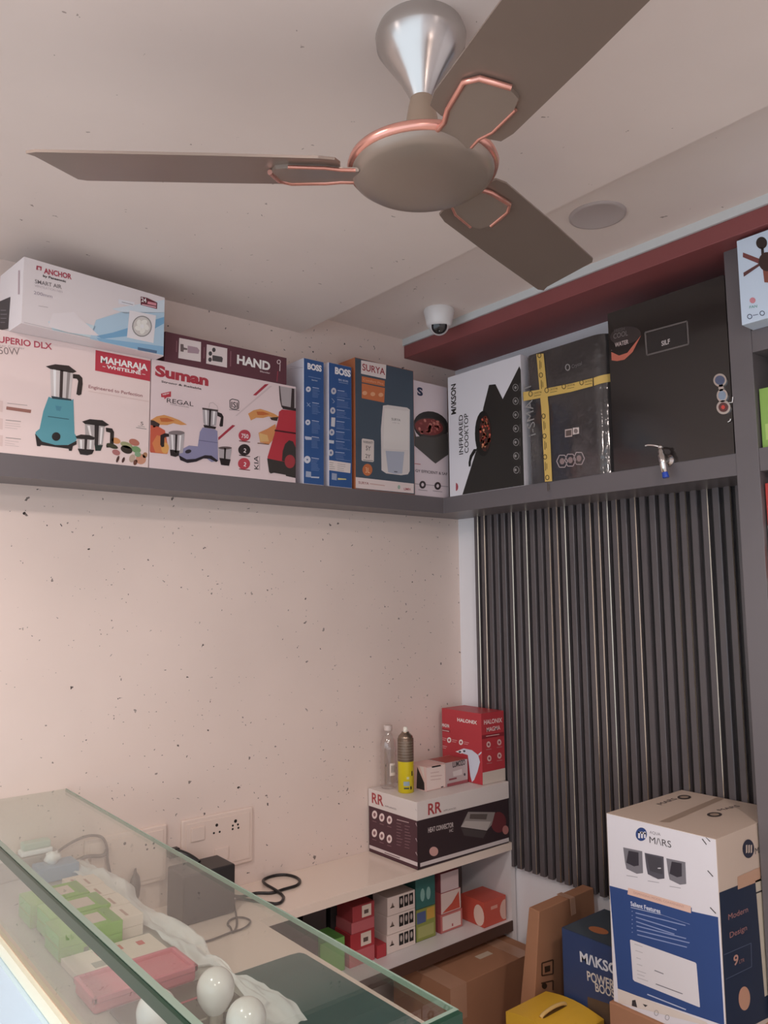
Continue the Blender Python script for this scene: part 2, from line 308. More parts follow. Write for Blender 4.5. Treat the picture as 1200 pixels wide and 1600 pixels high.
for a, zb, r1, r2 in ((143.6, 2.256, .583, .545), (14, 2.275, .560, .542), (-106, 2.258, .60, .57)):
    A = math.radians(a); ph = math.radians(-13); d = Vector((math.cos(A), math.sin(A), 0)); tt = Vector((-math.sin(A)*math.cos(ph), math.cos(A)*math.cos(ph), math.sin(ph))); nn = d.cross(tt).normalized(); c = Vector((FX, FY, zb))
    w = .066; ol = [(.128, -w*.55), (.136, -w*.86), (.16, -w*.96), (.32, -w), (r2-.012, -w), (r2, -w*.9), (r1-.012, w*.72), (r1-.004, w*.9), (r1-.02, w), (.32, w), (.16, w*.96), (.136, w*.88), (.128, w*.6)]
    m = MB(); N = 1
    m.prism([c+d*x+tt*y-nn*.002 for x, y in ol], nn*.004, BL); b = m.build('blade', t)
    m = MB(); k = -nn*.006
    br = [(.10, -.026), (.125, -.026), (.15, -.034), (.205, -.040), (.222, -.028), (.232, .012), (.225, .03), (.205, .036), (.15, .034), (.125, .026), (.10, .026)]
    m.prism([c+d*x+tt*y+k-nn*.002 for x, y in br], nn*.006, BR)
    m.tube([c+d*x+tt*y+k-nn*.001 for x, y in ((.105, -.028), (.127, -.028), (.151, -.036), (.206, -.042), (.224, -.029), (.235, .012))], .0042, CO, 8)
    m.tube([c+d*x+tt*y+k-nn*.001 for x, y in ((.105, .028), (.127, .028), (.151, .036), (.206, .038))], .0028, CO, 8)
    m.build('blade_bracket', b, loc=PL[b.name], bevel=0)
# ------------------------------------------------------------ ceiling speaker and camera
m = MB(); m.lathe([(.0, 2.561), (.060, 2.5605), (.064, 2.559), (.070, 2.560), (.071, 2.565)], (-.510, -1.033, 0), mat('#b3a9a7', .6, 0, 1.1), n=48)
tag(m.build('ceiling_speaker'), 'round flat grey speaker grille set in the ceiling beside the red beam', 'speaker')
cc = Vector((-.375, -.305, 2.565)); t = thing('dome_camera', cc, 'white dome security camera with black lens on the ceiling by the red beam', 'security camera')
m = MB(); m.lathe([(.050, 0), (.052, -.006), (.049, -.02), (.042, -.052), (.036, -.060), (.0, -.060)], cc, mat('#e8e6e6', .3, 0, 1), n=40); m.build('housing', t)
ax = (CP-cc); ax = Vector((ax.x, ax.y, -1.15)).normalized(); hc = cc+Vector((0, 0, -.055))
m = MB(); pr = [(.033*math.cos(math.radians(q)), .033*math.sin(math.radians(q))) for q in range(-80, 46, 9)]; m.lathe(pr, hc, mat('#e4e2e3', .3, 0, 1), ax, 36); bl = m.build('eyeball', t)
m = MB(); m.lathe([(.0262, .0215), (.0255, .0265), (.018, .0305), (.0, .032)], hc, mat('#16161a', .12, 0, 1, .6), ax, 36, caps=False); e_ = m.build('lens', t)
m = MB(); q = ax.orthogonal().normalized(); dwn = Vector((0, 0, -1)); dwn = (dwn-ax*dwn.dot(ax)).normalized(); m.lathe([(.0035, 0), (.003, .002), (0, .0025)], hc+ax*.0285+dwn*.014, mat('#e8e8e8', .3), ax, 12); m.build('light_sensor', t)
# ------------------------------------------------------------ loft boxes along the back wall
ZS = 1.9587; YF = -.1257
def dupe(o, name=None):
    c = o.copy(); COL.objects.link(c)
    for ch in [x for x in bpy.data.objects if x.parent == o]:
        k = ch.copy(); k.parent = c; COL.objects.link(k)
    return c
# 1 mixer box with red brand panel
X0, X1 = -1.76, -1.302; m = MB(); m.box(X0, X1, YF, -.004, ZS, 2.262, P('#e2cfca')); f = faceY(m, X0, YF, ZS, X1, 2.262).view(0, 380, 4)
f.text('SUPERIO DLX', (-40, 615), (325, 665), (-40, 575), '#b83c50', .02); f.text('750W', (-40, 690), (125, 700), (-40, 645), '#8a7a78', 0)
f.text('Mixer Grinder', (-40, 640), (155, 665), (-40, 625), '#b5a5a2', 0)
f.poly([(597, 668), (952, 738), (942, 864), (594, 796)], '#c0303f')
f.text('MAHARAJA', (628, 745), (922, 797), (630, 706), '#f0e6e4', .035, 2); f.text('WHITELINE', (666, 782), (880, 822), (668, 762), '#f0e6e4', .03, 2)
f.line(640, 770, 658, 774, 3, '#f0e6e4', 2); f.line(888, 818, 908, 822, 3, '#f0e6e4', 2)
f.text('Engineered to Perfection', (553, 905), (890, 962), (555, 885), '#9b5d62', .01); f.line(553, 925, 930, 990, 7, '#d9c2bd', 1)
f.poly([(285, 770), (345, 757), (430, 766), (478, 803), (455, 812), (312, 786)], '#2f2624', 3)
f.poly([(313, 782), (455, 808), (440, 975), (320, 962)], '#c9c2c0', 2); f.poly([(332, 786), (350, 790), (348, 965), (336, 962)], '#efeae8', 3); f.poly([(375, 792), (395, 796), (389, 972), (370, 970)], '#3b302e', 3); f.poly([(420, 802), (440, 806), (425, 972), (410, 972)], '#8b8280', 3)
f.poly([(455, 818), (495, 822), (514, 842), (516, 880), (508, 945), (492, 952), (476, 944), (488, 862), (480, 848), (455, 845)], '#2d2421', 3)
f.poly([(303, 960), (330, 970), (440, 985), (458, 975), (465, 1190), (482, 1213), (470, 1245), (420, 1262), (340, 1262), (262, 1245), (220, 1205), (222, 1180), (247, 1160), (270, 1050)], '#4f97a6', 3)
f.poly([(320, 955), (445, 975), (445, 985), (325, 972)], '#2a3a42', 4); f.line(298, 1083, 430, 1101, 5, '#2e5f6b', 4); f.poly([(345, 1015), (385, 1022), (375, 1050), (352, 1045)], '#42859a', 4)
f.poly([(218, 1190), (262, 1240), (345, 1262), (425, 1262), (478, 1235), (478, 1258), (455, 1268), (448, 1298), (430, 1298), (428, 1285), (255, 1262), (250, 1270), (230, 1268)], '#262020', 4); f.ell(350, 1209, 27, 27, '#1f1b1c', 5)
f.poly([(512, 1115), (560, 1100), (640, 1107), (682, 1136), (655, 1145), (530, 1130)], '#2a2422', 3); f.poly([(530, 1128), (655, 1145), (640, 1262), (590, 1262), (532, 1200)], '#a9a2a0', 2); f.poly([(545, 1140), (562, 1142), (572, 1210), (560, 1200)], '#e8e2e0', 3); f.poly([(628, 1150), (642, 1152), (632, 1255), (622, 1255)], '#e8e2e0', 3); f.poly([(590, 1135), (618, 1138), (612, 1262), (590, 1262)], '#2f2826', 3); f.poly([(660, 1153), (700, 1158), (712, 1180), (708, 1275), (665, 1278), (662, 1262), (686, 1255), (688, 1185), (662, 1178)], '#2a2320', 3); f.poly([(590, 1262), (642, 1262), (628, 1298), (595, 1298)], '#23302c', 4)
f.poly([(470, 1208), (505, 1196), (560, 1200), (593, 1215), (585, 1230), (480, 1222)], '#2a2422', 4); f.poly([(480, 1220), (592, 1230), (582, 1295), (490, 1292)], '#b5aeac', 3); f.poly([(498, 1228), (512, 1230), (512, 1285), (502, 1284)], '#ece6e4', 4); f.poly([(560, 1232), (572, 1233), (568, 1286), (558, 1286)], '#ece6e4', 4); f.poly([(528, 1224), (545, 1226), (540, 1294), (526, 1293)], '#2f2826', 4); f.poly([(484, 1284), (588, 1292), (575, 1318), (545, 1326), (500, 1320)], '#241f1e', 5)
for cx, cy, rx, ry, h in ((725, 1235, 28, 18, '#d18a4e'), (700, 1268, 38, 14, '#3a3a2a'), (790, 1262, 40, 18, '#97986b'), (790, 1290, 38, 24, '#30281f'), (838, 1245, 34, 20, '#b86a55'), (850, 1290, 30, 20, '#6f9a64'), (725, 1308, 26, 17, '#b06a68'), (880, 1350, 32, 32, '#c98a6c'), (860, 1320, 20, 16, '#7da37a'), (735, 1350, 8, 22, '#4a2a26'), (770, 1355, 8, 18, '#4a2a26'), (825, 1345, 18, 26, '#b9a08c'), (845, 1370, 12, 18, '#6b3e2e'), (905, 1325, 14, 18, '#a8744c')): f.ell(cx, cy, rx, ry, h, 3 if ry > 16 else 4, rot=20)
f.text('5', (878, 1137), (895, 1139), (878, 1115), '#5d5553', 0); f.line(850, 1152, 915, 1162, 4, '#8a8280'); f.line(862, 1143, 905, 1149, 3, '#9a9290')
f.poly([(40, 1020), (195, 1042), (192, 1062), (38, 1040)], '#9b6458'); f.line(45, 1000, 170, 1014, 4, '#a99a96')
for y in (1105, 1215): f.line(35, y, 130, y+10, 4, '#8f8480'); f.lines(30, y+18, 100, 3, 14, 3, '#c4b4b0', .1)
for y in (975, 1085, 1190): f.poly([(-60, y), (18, y+12), (16, y+80), (-60, y+68)], '#d7bfba')
tag(m.build('mixer_box', bevel=.001), 'white mixer grinder carton with teal mixer picture and red MAHARAJA panel on loft shelf', 'box')
# 2 Suman
X0, X1 = -1.299, -.829; m = MB(); m.box(X0, X1, YF, -.004, ZS, 2.262, P('#dcc9ca')); f = faceY(m, X0, YF, ZS, X1, 2.262).view(220, 500, 4)
f.text('Suman', (88, 345), (422, 410), (92, 282), '#b02c3a', .05); f.text('Strong & Reliable', (128, 390), (378, 436), (129, 378), '#3a3030', .02)
f.poly([(126, 460), (188, 446), (188, 480), (160, 484), (148, 496), (146, 484), (127, 482)], '#c02f3c'); f.text('NEW', (138, 472), (180, 462), (138, 462), '#f0dddd', .02, 2); f.text('REGAL', (162, 516), (328, 540), (163, 488), '#3a3032', 0, 2); f.text('MIXER GRINDER', (185, 530), (300, 549), (185, 524), '#8a7c7c', 0)
f.path([(572, 556), (558, 548), (556, 502), (572, 494), (606, 502), (612, 512), (610, 552), (598, 558), (572, 556)], 5, '#2a2426', 1); f.text('ISI', (565, 545), (604, 551), (566, 510), '#2a2426', .01, 2); f.line(552, 560, 616, 566, 3, '#6a6062')
f.poly([(775, 402), (800, 400), (720, 472), (700, 470)], '#ac2c3d'); f.poly([(572, 656), (590, 660), (485, 752), (483, 735)], '#ac2c3d'); f.poly([(806, 412), (822, 412), (600, 600), (590, 598)], '#cdbabb', 1)
def orange_splash(f, ox, oy, s):
    T = lambda pts: [(ox+x*s, oy+y*s) for x, y in pts]
    f.poly(T([(0, 30), (40, 5), (90, -5), (140, 10), (190, 30), (240, 60), (200, 62), (150, 50), (110, 62), (60, 60), (20, 80)]), '#d8914c', 2); f.poly(T([(60, 15), (110, 15), (160, 35), (110, 42), (70, 40)]), '#c2602c', 3)
orange_splash(f, 60, 598, .95)
f.poly([(56, 625), (80, 628), (118, 650), (112, 668), (55, 655)], '#3a2c2a', 3); f.poly([(52, 655), (112, 668), (150, 690), (165, 770), (160, 838), (60, 828), (46, 815)], '#cc5338', 2); f.poly([(70, 770), (100, 720), (150, 735), (175, 800), (165, 838), (90, 828)], '#d87a42', 3); f.ell(150, 800, 24, 34, '#e0a050', 4)
f.poly([(122, 720), (150, 708), (175, 712), (176, 730), (150, 732), (146, 740), (145, 792), (130, 796), (120, 780)], '#241c1c', 5); f.poly([(172, 700), (272, 706), (262, 830), (240, 835), (182, 825)], '#b0a8aa', 5); f.ell(222, 706, 50, 14, '#7a6f70', 6); f.poly([(188, 716), (200, 718), (202, 810), (194, 808)], '#eae4e4', 6); f.poly([(240, 720), (252, 722), (244, 815), (236, 814)], '#eae4e4', 6); f.poly([(214, 715), (228, 716), (222, 830), (212, 830)], '#2a2222', 6); f.poly([(180, 810), (240, 818), (236, 848), (215, 856), (184, 848)], '#231d1d', 6)
f.poly([(385, 555), (480, 570), (470, 660), (405, 668), (390, 640)], '#aaa3a6', 2); f.poly([(400, 560), (412, 562), (412, 655), (406, 654)], '#eae4e4', 3); f.poly([(452, 568), (464, 570), (456, 655), (448, 654)], '#eae4e4', 3); f.poly([(427, 560), (440, 562), (434, 665), (424, 664)], '#2a2222', 3); f.poly([(383, 548), (482, 562), (482, 574), (384, 560)], '#4a4040', 3); f.path([(425, 550), (430, 520), (450, 515), (478, 540), (482, 565)], 3, '#b9a9a9', 1)
f.poly([(476, 574), (505, 585), (516, 605), (512, 665), (496, 668), (490, 660), (500, 610), (478, 600)], '#211a1a', 3); f.poly([(390, 655), (470, 668), (465, 682), (395, 672)], '#241d1e', 4)
f.poly([(385, 672), (462, 684), (478, 695), (482, 880), (440, 888), (400, 858), (340, 875), (280, 882), (240, 862), (236, 838), (262, 805), (300, 785), (355, 790), (368, 700)], '#8583a8', 4); f.line(362, 752, 480, 768, 4, '#5f5d80', 5); f.poly([(236, 845), (285, 872), (340, 868), (400, 845), (440, 848), (482, 880), (470, 888), (430, 868), (390, 866), (345, 886), (290, 894), (245, 876)], '#221c22', 5); f.ell(295, 822, 20, 12, '#2a242c', 5, rot=-15)
f.poly([(484, 795), (568, 805), (556, 880), (490, 876)], '#aaa3a6', 3); f.poly([(520, 800), (532, 802), (528, 880), (518, 878)], '#2a2222', 4); f.ell(526, 800, 42, 9, '#5a4e4e', 4); f.poly([(490, 862), (560, 872), (550, 912), (500, 906)], '#1f1819', 5)
for y, h, s_ in ((722, '#c03a48', '750'), (812, '#2b2222', '2'), (898, '#c03a48', '2')):
    f.ell(648-(y-722)*.02, y, 38, 36, h, 2); f.text(s_, (628 if s_ == '750' else 640, y+14), (672 if s_ == '750' else 656, y+19), (628 if s_ == '750' else 640, y-12), '#eadbdc', .02, 3)
    f.poly([(612, y+30), (684, y+40), (680, y+44), (614, y+36)], '#7a2a32' if h != '#2b2222' else h, 3)
f.text('KIA', (736, 935), (734, 850), (708, 932), '#2f2728', .005); f.line(742, 938, 742, 850, 3, '#8a7f80')
orange_splash(f, 670, 560, .85); f.poly([(805, 610), (858, 606), (850, 632), (815, 625)], '#3b2c22', 4); f.poly([(735, 705), (790, 680), (840, 650), (850, 720), (800, 778), (745, 765)], '#d9884e', 3); f.poly([(738, 705), (790, 720), (800, 760), (745, 762)], '#e2b06a', 4); f.line(728, 770, 800, 778, 5, '#7a4a30', 5)
f.poly([(862, 412), (905, 420), (975, 432), (980, 560), (885, 548), (870, 500)], '#a8a0a2', 4); f.poly([(862, 412), (868, 413), (878, 515), (885, 548), (878, 545), (868, 500)], '#3a2e2e', 5); f.poly([(942, 428), (958, 430), (958, 550), (935, 548)], '#33292a', 5); f.poly([(880, 535), (980, 555), (980, 572), (885, 556)], '#2e2425', 6)
f.poly([(880, 560), (905, 562), (985, 572), (985, 960), (800, 880), (790, 860), (832, 720), (858, 620), (862, 575)], '#bd2c38', 5); f.line(835, 690, 985, 712, 10, '#4a1a20', 6); f.poly([(788, 865), (860, 880), (985, 900), (985, 990), (905, 975), (905, 968), (830, 955), (810, 960), (800, 950)], '#35302e', 6)
f.poly([(880, 880), (885, 820), (900, 775), (925, 752), (950, 760), (972, 800), (975, 905)], '#35302e', 6); f.ell(930, 885, 33, 42, '#a33038', 7)
tag(m.build('mixer_box', bevel=.001), 'white Suman mixer carton with lilac and red mixer pictures between other loft boxes', 'box')
# 3 hand blender box on top of Suman
m = MB(); m.box(-1.262, -.863, YF, -.03, 2.2625, 2.349, P('#5d2f3a')); f = faceY(m, -1.262, YF, 2.2625, -.863, 2.349).view(220, 500, 4)
f.poly([(240, 112), (376, 138), (374, 262), (234, 238)], '#d8cccb'); f.poly([(412, 152), (540, 178), (538, 298), (408, 272)], '#d8cccb')
f.poly([(292, 160), (352, 172), (366, 190), (360, 212), (292, 205)], '#a58d97', 2); f.poly([(247, 150), (266, 152), (268, 172), (290, 178), (290, 188), (268, 186), (266, 200), (247, 196)], '#6a5d5c', 2)
for x, y in ((456, 187), (434, 210), (432, 248)): f.ell(x, y, 11, 14, '#3f3a3b', 2)
f.poly([(447, 220), (505, 230), (512, 240), (508, 265), (446, 255)], '#4a4546', 2)
f.text('HAND', (600, 270), (808, 316), (603, 218), '#efe4e2', .04); f.text('Blender', (745, 325), (808, 338), (745, 315), '#d8c6c6', .01)
f.line(562, 195, 560, 290, 6, '#8a5a64'); f.line(396, 170, 394, 240, 5, '#8a5a64'); f.line(224, 130, 222, 200, 5, '#8a5a64'); f.ring(862, 262, 12, 14, 4, '#e6d8d8'); f.line(870, 275, 868, 320, 4, '#e6d8d8'); f.line(856, 320, 850, 385, 6, '#9a3848')
tag(m.build('hand_blender_box', bevel=.001), 'long maroon HAND blender box lying on the white Suman carton', 'box')
# 4 rotated fan box on top of the first
bl_ = Vector((-1.656, -.203, 2.2625)); u = Vector((.373, .037, 0)).normalized(); v = Vector((-u.y, u.x, 0)); wd = .375; dp = .158; hh = .166
m = MB(); cr = [bl_, bl_+u*wd, bl_+u*wd+v*dp, bl_+v*dp]; m.hexa(cr+[c+Vector((0, 0, hh)) for c in cr], P('#dcd5d6'))
f = Face(m, bl_, u, (0, 0, 1), -v); f.clip = (.0005, wd-.0005, .0005, hh-.0005); f.view(0, 380, 4)
f.poly([(600, 480), (760, 430), (1055, 440), (1040, 700), (700, 640), (560, 600)], '#a9cbe2'); f.poly([(300, 490), (450, 470), (600, 520), (560, 590), (330, 545)], '#c2d8e2'); f.poly([(600, 580), (700, 560), (1060, 470), (1055, 510), (900, 570), (640, 598)], '#6fa8d2', 2); f.poly([(600, 590), (1040, 650), (1020, 700), (620, 620)], '#7fb2d8', 2); f.poly([(330, 440), (460, 430), (620, 580), (430, 560), (300, 520)], '#e0dadc', 2); f.poly([(700, 410), (1050, 360), (1050, 440), (780, 440)], '#cfdce6', 1)
f.poly([(228, 140), (260, 147), (258, 172), (226, 166)], '#a83246', 2); f.text('8', (236, 167), (252, 170), (236, 150), '#eadfe0', .02, 3)
f.text('ANCHOR', (274, 188), (447, 226), (276, 156), '#b03248', .03, 2); f.text('by Panasonic', (268, 210), (412, 246), (268, 196), '#2e2a2c', .03, 2)
f.text('SMART AIR', (218, 250), (384, 286), (220, 226), '#70686c', .005, 2); f.text('VENTILATION FAN', (216, 272), (390, 312), (217, 258), '#bdb4b8', 0, 2); f.text('200mm', (210, 318), (326, 344), (212, 298), '#9b93a0', 0, 2)
f.line(240, 392, 300, 402, 3, '#b0a8aa', 3); f.poly([(878, 334), (918, 342), (982, 372), (980, 412), (878, 386)], '#6a2230', 4); f.text('24', (882, 366), (914, 372), (884, 340), '#f0e8e8', .02, 5); f.poly([(922, 364), (976, 376), (974, 392), (920, 380)], '#d98a98', 5); f.poly([(886, 380), (974, 398), (974, 406), (886, 386)], '#e0aab4', 5)
f.poly([(740, 350), (840, 370), (838, 395), (740, 378)], '#dfe0e6', 3); f.line(760, 368, 830, 385, 3, '#7a7a84', 4)
f.poly([(808, 420), (974, 452), (958, 625), (792, 590)], '#e2dfe2', 4); f.ring(886, 520, 62, 66, 7, '#8a8886', 5); f.ell(886, 520, 54, 58, '#cfcac6', 5)
for k in range(5):
    q = math.radians(72*k+10); f.ell(886+26*math.cos(q), 520+28*math.sin(q), 22, 15, '#e9e6e0', 6, rot=72*k+50)
f.ell(886, 520, 12, 13, '#f2f0ec', 7)
f.line(150, 495, 1030, 700, 3, '#b7b0b2', 1); f.poly([(860, 650), (980, 672), (978, 690), (860, 668)], '#4f6f94', 3)
g = Face(m, bl_+v*dp, -v, (0, 0, 1), -u); g.clip = (.0005, dp-.0005, .0005, hh-.0005); g.view(0, 380, 4); g.poly([(-30, 385), (66, 335), (52, 535), (-30, 560)], '#2b2a30'); g.line(120, 170, 118, 320, 10, '#b09aa0'); g.lines(5, 420, 40, 4, 25, 4, '#77747c', 0, 2)
b_ = MB(); ff = Face(b_, bl_+v*dp, u, -v, (0, 0, -1))
tag(m.build('ventilation_fan_box', bevel=.001), 'white and sky-blue ventilation fan box lying askew on top of the loft mixer carton', 'box')
# 5-6 upright blue BOSS boxes
def boss(x0, x1, z1, label, two):
    m = MB(); m.box(x0, x1, YF, -.006, ZS, z1, P('#d5d2dc')); f = faceY(m, x0, YF, ZS, x1, z1); f.fill(.001, x1-x0-.001, .001, z1-ZS-.001, '#27508f'); f.view(455, 545, 6.957); g = faceX(m, x0, -.006, ZS, YF, z1); g.view(455, 545, 6.957)
    if not two:
        f.text('BOSS', (176, 217), (330, 248), (178, 155), '#e8e4ea', .05, 2); f.line(185, 300, 320, 328, 5, '#7a96c4', 2); f.text('Series', (222, 344), (284, 354), (222, 332), '#d6dcea', .01, 2)
        for k, (y, n) in enumerate(((440, 6), (605, 7), (800, 8), (975, 7), (1205, 8))):
            if k == 3: f.poly([(148, 950), (222, 962), (220, 990), (160, 990), (148, 975)], '#b9c3d8', 2)
            elif k == 1: f.path([(170, 585), (190, 615), (208, 630)], 7, '#8fa3c6', 2); f.path([(170, 625), (205, 590)], 6, '#8fa3c6', 2)
            else: f.ell(185-k*3, y, 27 if k < 4 else 36, 30 if k < 4 else 40, '#c9cdd8', 2); f.ell(185-k*3, y, 9, 10, '#51699a', 3)
            f.line(230-k*3, y-20, 300, y-8, 7, '#b4c2dc', 2); f.lines(228-k*3, y, 95, n, 16, 4, '#6f8bbd', .08, 2)
        f.poly([(158, 1330), (215, 1338), (215, 1398), (156, 1392)], '#9aa7c0', 2); f.poly([(215, 1388), (305, 1392), (300, 1408), (215, 1402)], '#b9c0cf', 2)
        g.line(-10, 190, 150, 200, 3, '#a9a4b0', 1); g.line(-10, 220, 130, 205, 3, '#a9a4b0', 1)
    else:
        f.text('BOSS', (474, 268), (645, 306), (476, 200), '#e8e4ea', .05, 2); f.text('BIG BOSS', (514, 345), (618, 366), (515, 325), '#aeb9d2', .02, 2); f.line(516, 362, 618, 382, 5, '#8c9cc0', 2)
        for k, y in enumerate((460, 560, 672, 795, 908, 1012, 1130)):
            if k == 3: f.poly([(435, 745), (478, 750), (472, 850), (432, 842)], '#c4c4c8', 2)
            elif k == 5: f.poly([(408, 990), (465, 998), (462, 1032), (408, 1025)], '#c4c8d2', 2)
            elif k == 1: f.path([(440, 540), (470, 575), (450, 590)], 7, '#8797b8', 2)
            else: f.ell(460-k*5, y, 28, 36, '#bcbcc4', 2); f.ell(460-k*5, y, 10, 14, '#56699a', 3)
            f.line(502-k*4, y-8, 578, y+4, 7, '#a9b8d6', 2); f.lines(498-k*3, y+12, 130, 4, 16, 4, '#6a82b6', .1, 2); f.line(490, y+70, 640, y+88, 3, '#7f94bf', 2)
        f.poly([(400, 1208), (645, 1245), (640, 1352), (398, 1318)], '#d8ccc8', 3); f.lines(412, 1235, 60, 4, 22, 5, '#8f8684', .1, 4); f.lines(500, 1250, 110, 4, 22, 4, '#8f8684', .1, 4)
        f.poly([(440, 1350), (495, 1358), (493, 1430), (438, 1422)], '#8f9cb8', 3); f.poly([(505, 1405), (595, 1412), (598, 1424), (505, 1425)], '#c8c07a', 3)
    return tag(m.build('blender_box', bevel=.001), label, 'box')
boss(-.800, -.722, 2.362, 'narrow blue and white BOSS box standing upright next to the Suman carton', 0)
boss(-.703, -.610, 2.366, 'wider blue BOSS box with pale sticker standing beside the SURYA box', 1)
# 7 SURYA
X0, X1 = -.596, -.335; m = MB(); m.box(X0, X1, YF, -.006, ZS, 2.403, P('#c06a3e')); f = faceY(m, X0, YF, ZS, X1, 2.403).view(440, 540, 4.286)
f.fill(.001, X1-X0-.001, .001, .443, '#43505c', 0)
f.poly([(532, 98), (700, 128), (697, 224), (531, 188)], '#dfd3cf'); f.text('SURYA', (540, 164), (692, 197), (542, 120), '#a02f36', .015, 2)
f.poly([(536, 205), (691, 235), (689, 275), (536, 245)], '#cf6f3e'); f.poly([(536, 252), (691, 284), (686, 382), (536, 352)], '#cf6f3e')
for x, y in ((556, 318), (610, 325), (664, 330)): f.ell(x, y, 16, 14, '#e2a074', 2)
f.text('Comfort Plus', (545, 235), (680, 262), (545, 220), '#e6a57c', 0, 2)
f.poly([(490, 880), (885, 925), (885, 990), (484, 952)], '#dccdc9'); f.text('SURYA', (514, 925), (583, 932), (514, 908), '#a05050', .01, 2); f.line(590, 925, 690, 938, 6, '#cba49c', 2); f.text('LIMN', (818, 968), (862, 970), (818, 952), '#b04048', .02, 2); f.ell(785, 948, 9, 14, '#9ab0a0', 2)
f.poly([(678, 402), (710, 398), (840, 416), (858, 430), (857, 840), (845, 862), (800, 868), (700, 856), (668, 835), (664, 560)], '#d6cfcb', 2); f.poly([(688, 420), (850, 440), (848, 700), (680, 690)], '#ded8d4', 3); f.poly([(695, 705), (820, 712), (806, 858), (760, 860), (712, 848)], '#aab0be', 4); f.text('SURYA', (735, 500), (795, 508), (736, 484), '#77716e', .01, 4); f.text('solar ray', (742, 518), (788, 524), (742, 510), '#a8a29e', 0, 4); f.line(752, 844, 774, 846, 6, '#4a4e5a', 5)
f.poly([(536, 628), (542, 622), (612, 632), (618, 640), (617, 775), (610, 780), (540, 772), (534, 765)], '#d8cdc6', 2); f.text('WARRANTY', (545, 652), (612, 660), (545, 636), '#5b5250', .01, 3); f.text('5Y', (563, 700), (596, 705), (563, 670), '#5b5250', .01, 3); f.text('2Y', (560, 752), (594, 757), (560, 725), '#5b5250', .01, 3); f.line(545, 766, 612, 772, 4, '#6b625e', 3)
f.ell(574, 832, 33, 40, '#c96a3c', 2); f.text('3L', (560, 850), (590, 854), (560, 815), '#e8b48c', .01, 3)
tag(m.build('water_heater_box', bevel=.001), 'tall dark teal and orange SURYA water heater box on the loft shelf', 'box')
# 8 pan box
X0, X1 = -.332, -.166; m = MB(); m.box(X0, X1, YF+.004, -.006, ZS, 2.372, P('#d2c4c8')); f = faceY(m, X0, YF+.004, ZS, X1, 2.372).view(440, 540, 4.286)
f.text('S', (908, 330), (946, 336), (910, 280), '#262c4c', .05)
f.ell(1000, 540, 120, 98, '#2a2524', 2, rot=18); f.poly([(880, 560), (900, 610), (1110, 590), (1130, 640), (1115, 730), (1030, 790), (1010, 775), (885, 670)], '#474340', 3); f.ell(990, 548, 108, 66, '#3a3230', 4, rot=8); f.ell(985, 545, 95, 56, '#7a2f2c', 5, rot=8)
rr = random.Random(4)
for k in range(34):
    q = rr.uniform(0, 6.28); r = rr.uniform(0, 1)**.6; f.ell(985+88*r*math.cos(q), 545+48*r*math.sin(q), 12, 8, rr.choice(['#b0564c', '#c27264', '#94403c']), 6, n=7, rot=rr.uniform(0, 90))
f.text('GY EFFICIENT & SAF', (896, 846), (1110, 869), (896, 828), '#4a4044', .01, 2); f.line(890, 925, 1115, 945, 3, '#6a6064', 2); f.ell(943, 932, 22, 26, '#33282a', 3); f.ell(1044, 940, 22, 26, '#33282a', 3); f.ell(943, 932, 9, 12, '#d2c4c8', 4); f.ell(1044, 940, 9, 12, '#d2c4c8', 4); f.line(915, 965, 975, 972, 4, '#8a8084', 2); f.line(1012, 972, 1075, 980, 4, '#8a8084', 2); f.line(885, 790, 930, 795, 5, '#b06064', 2)
tag(m.build('cooktop_box', bevel=.001), 'pale pink-grey box with black pan of red beans picture in the loft corner', 'box')
# 9 Makson cooktop box
m = MB(); m.box(-.2, -.115, -.505, -.162, ZS, 2.394, P('#dad7dc')); f = faceX(m, -.2, -.162, ZS, -.505, 2.394).view(690, 480, 4.444)
f.poly([(145, 1310), (240, 1000), (290, 700), (330, 540), (375, 535), (425, 638), (540, 410), (600, 420), (600, 1240)], '#25221f')
f.text('M/\\KSON', (100, 740), (98, 530), (68, 742), '#26221f', .03); f.text('INFRARED', (150, 1020), (148, 745), (122, 1020), '#26221f', .01); f.text('COOKTOP', (188, 1010), (184, 735), (160, 1010), '#26221f', .01)
f.ell(290, 878, 58, 158, '#171512', 2); f.ell(303, 878, 40, 124, '#4a2019', 3)
for k in range(60):
    q = rr.uniform(0, 6.28); r = rr.uniform(0, 1)**.55; f.ell(303+36*r*math.cos(q), 878+114*r*math.sin(q), 7, 10, rr.choice(['#d05a40', '#c8452f', '#e08a5c', '#2a1c14', '#37301c']), 4, n=7)
f.poly([(245, 985), (235, 1010), (215, 1040), (205, 1070), (203, 1105), (190, 1108), (188, 1080), (198, 1030), (225, 985)], '#171512', 3)
for y in (558, 652, 748, 843, 938, 1033, 1130):
    f.ring(514+(y-558)*.01, y, 20, 25, 4, '#8f8a88', 2); f.ell(514, y, 8, 10, '#8f8a88', 2); f.line(545, y-30, 545, y+25, 4, '#55504e', 2)
f.ell(100, 1248, 16, 28, '#a83a44', 2, a0=-90, a1=90)
tag(m.build('cooktop_box', bevel=.001), 'white and black MAKSON infrared cooktop box at the corner of the loft shelf', 'box')
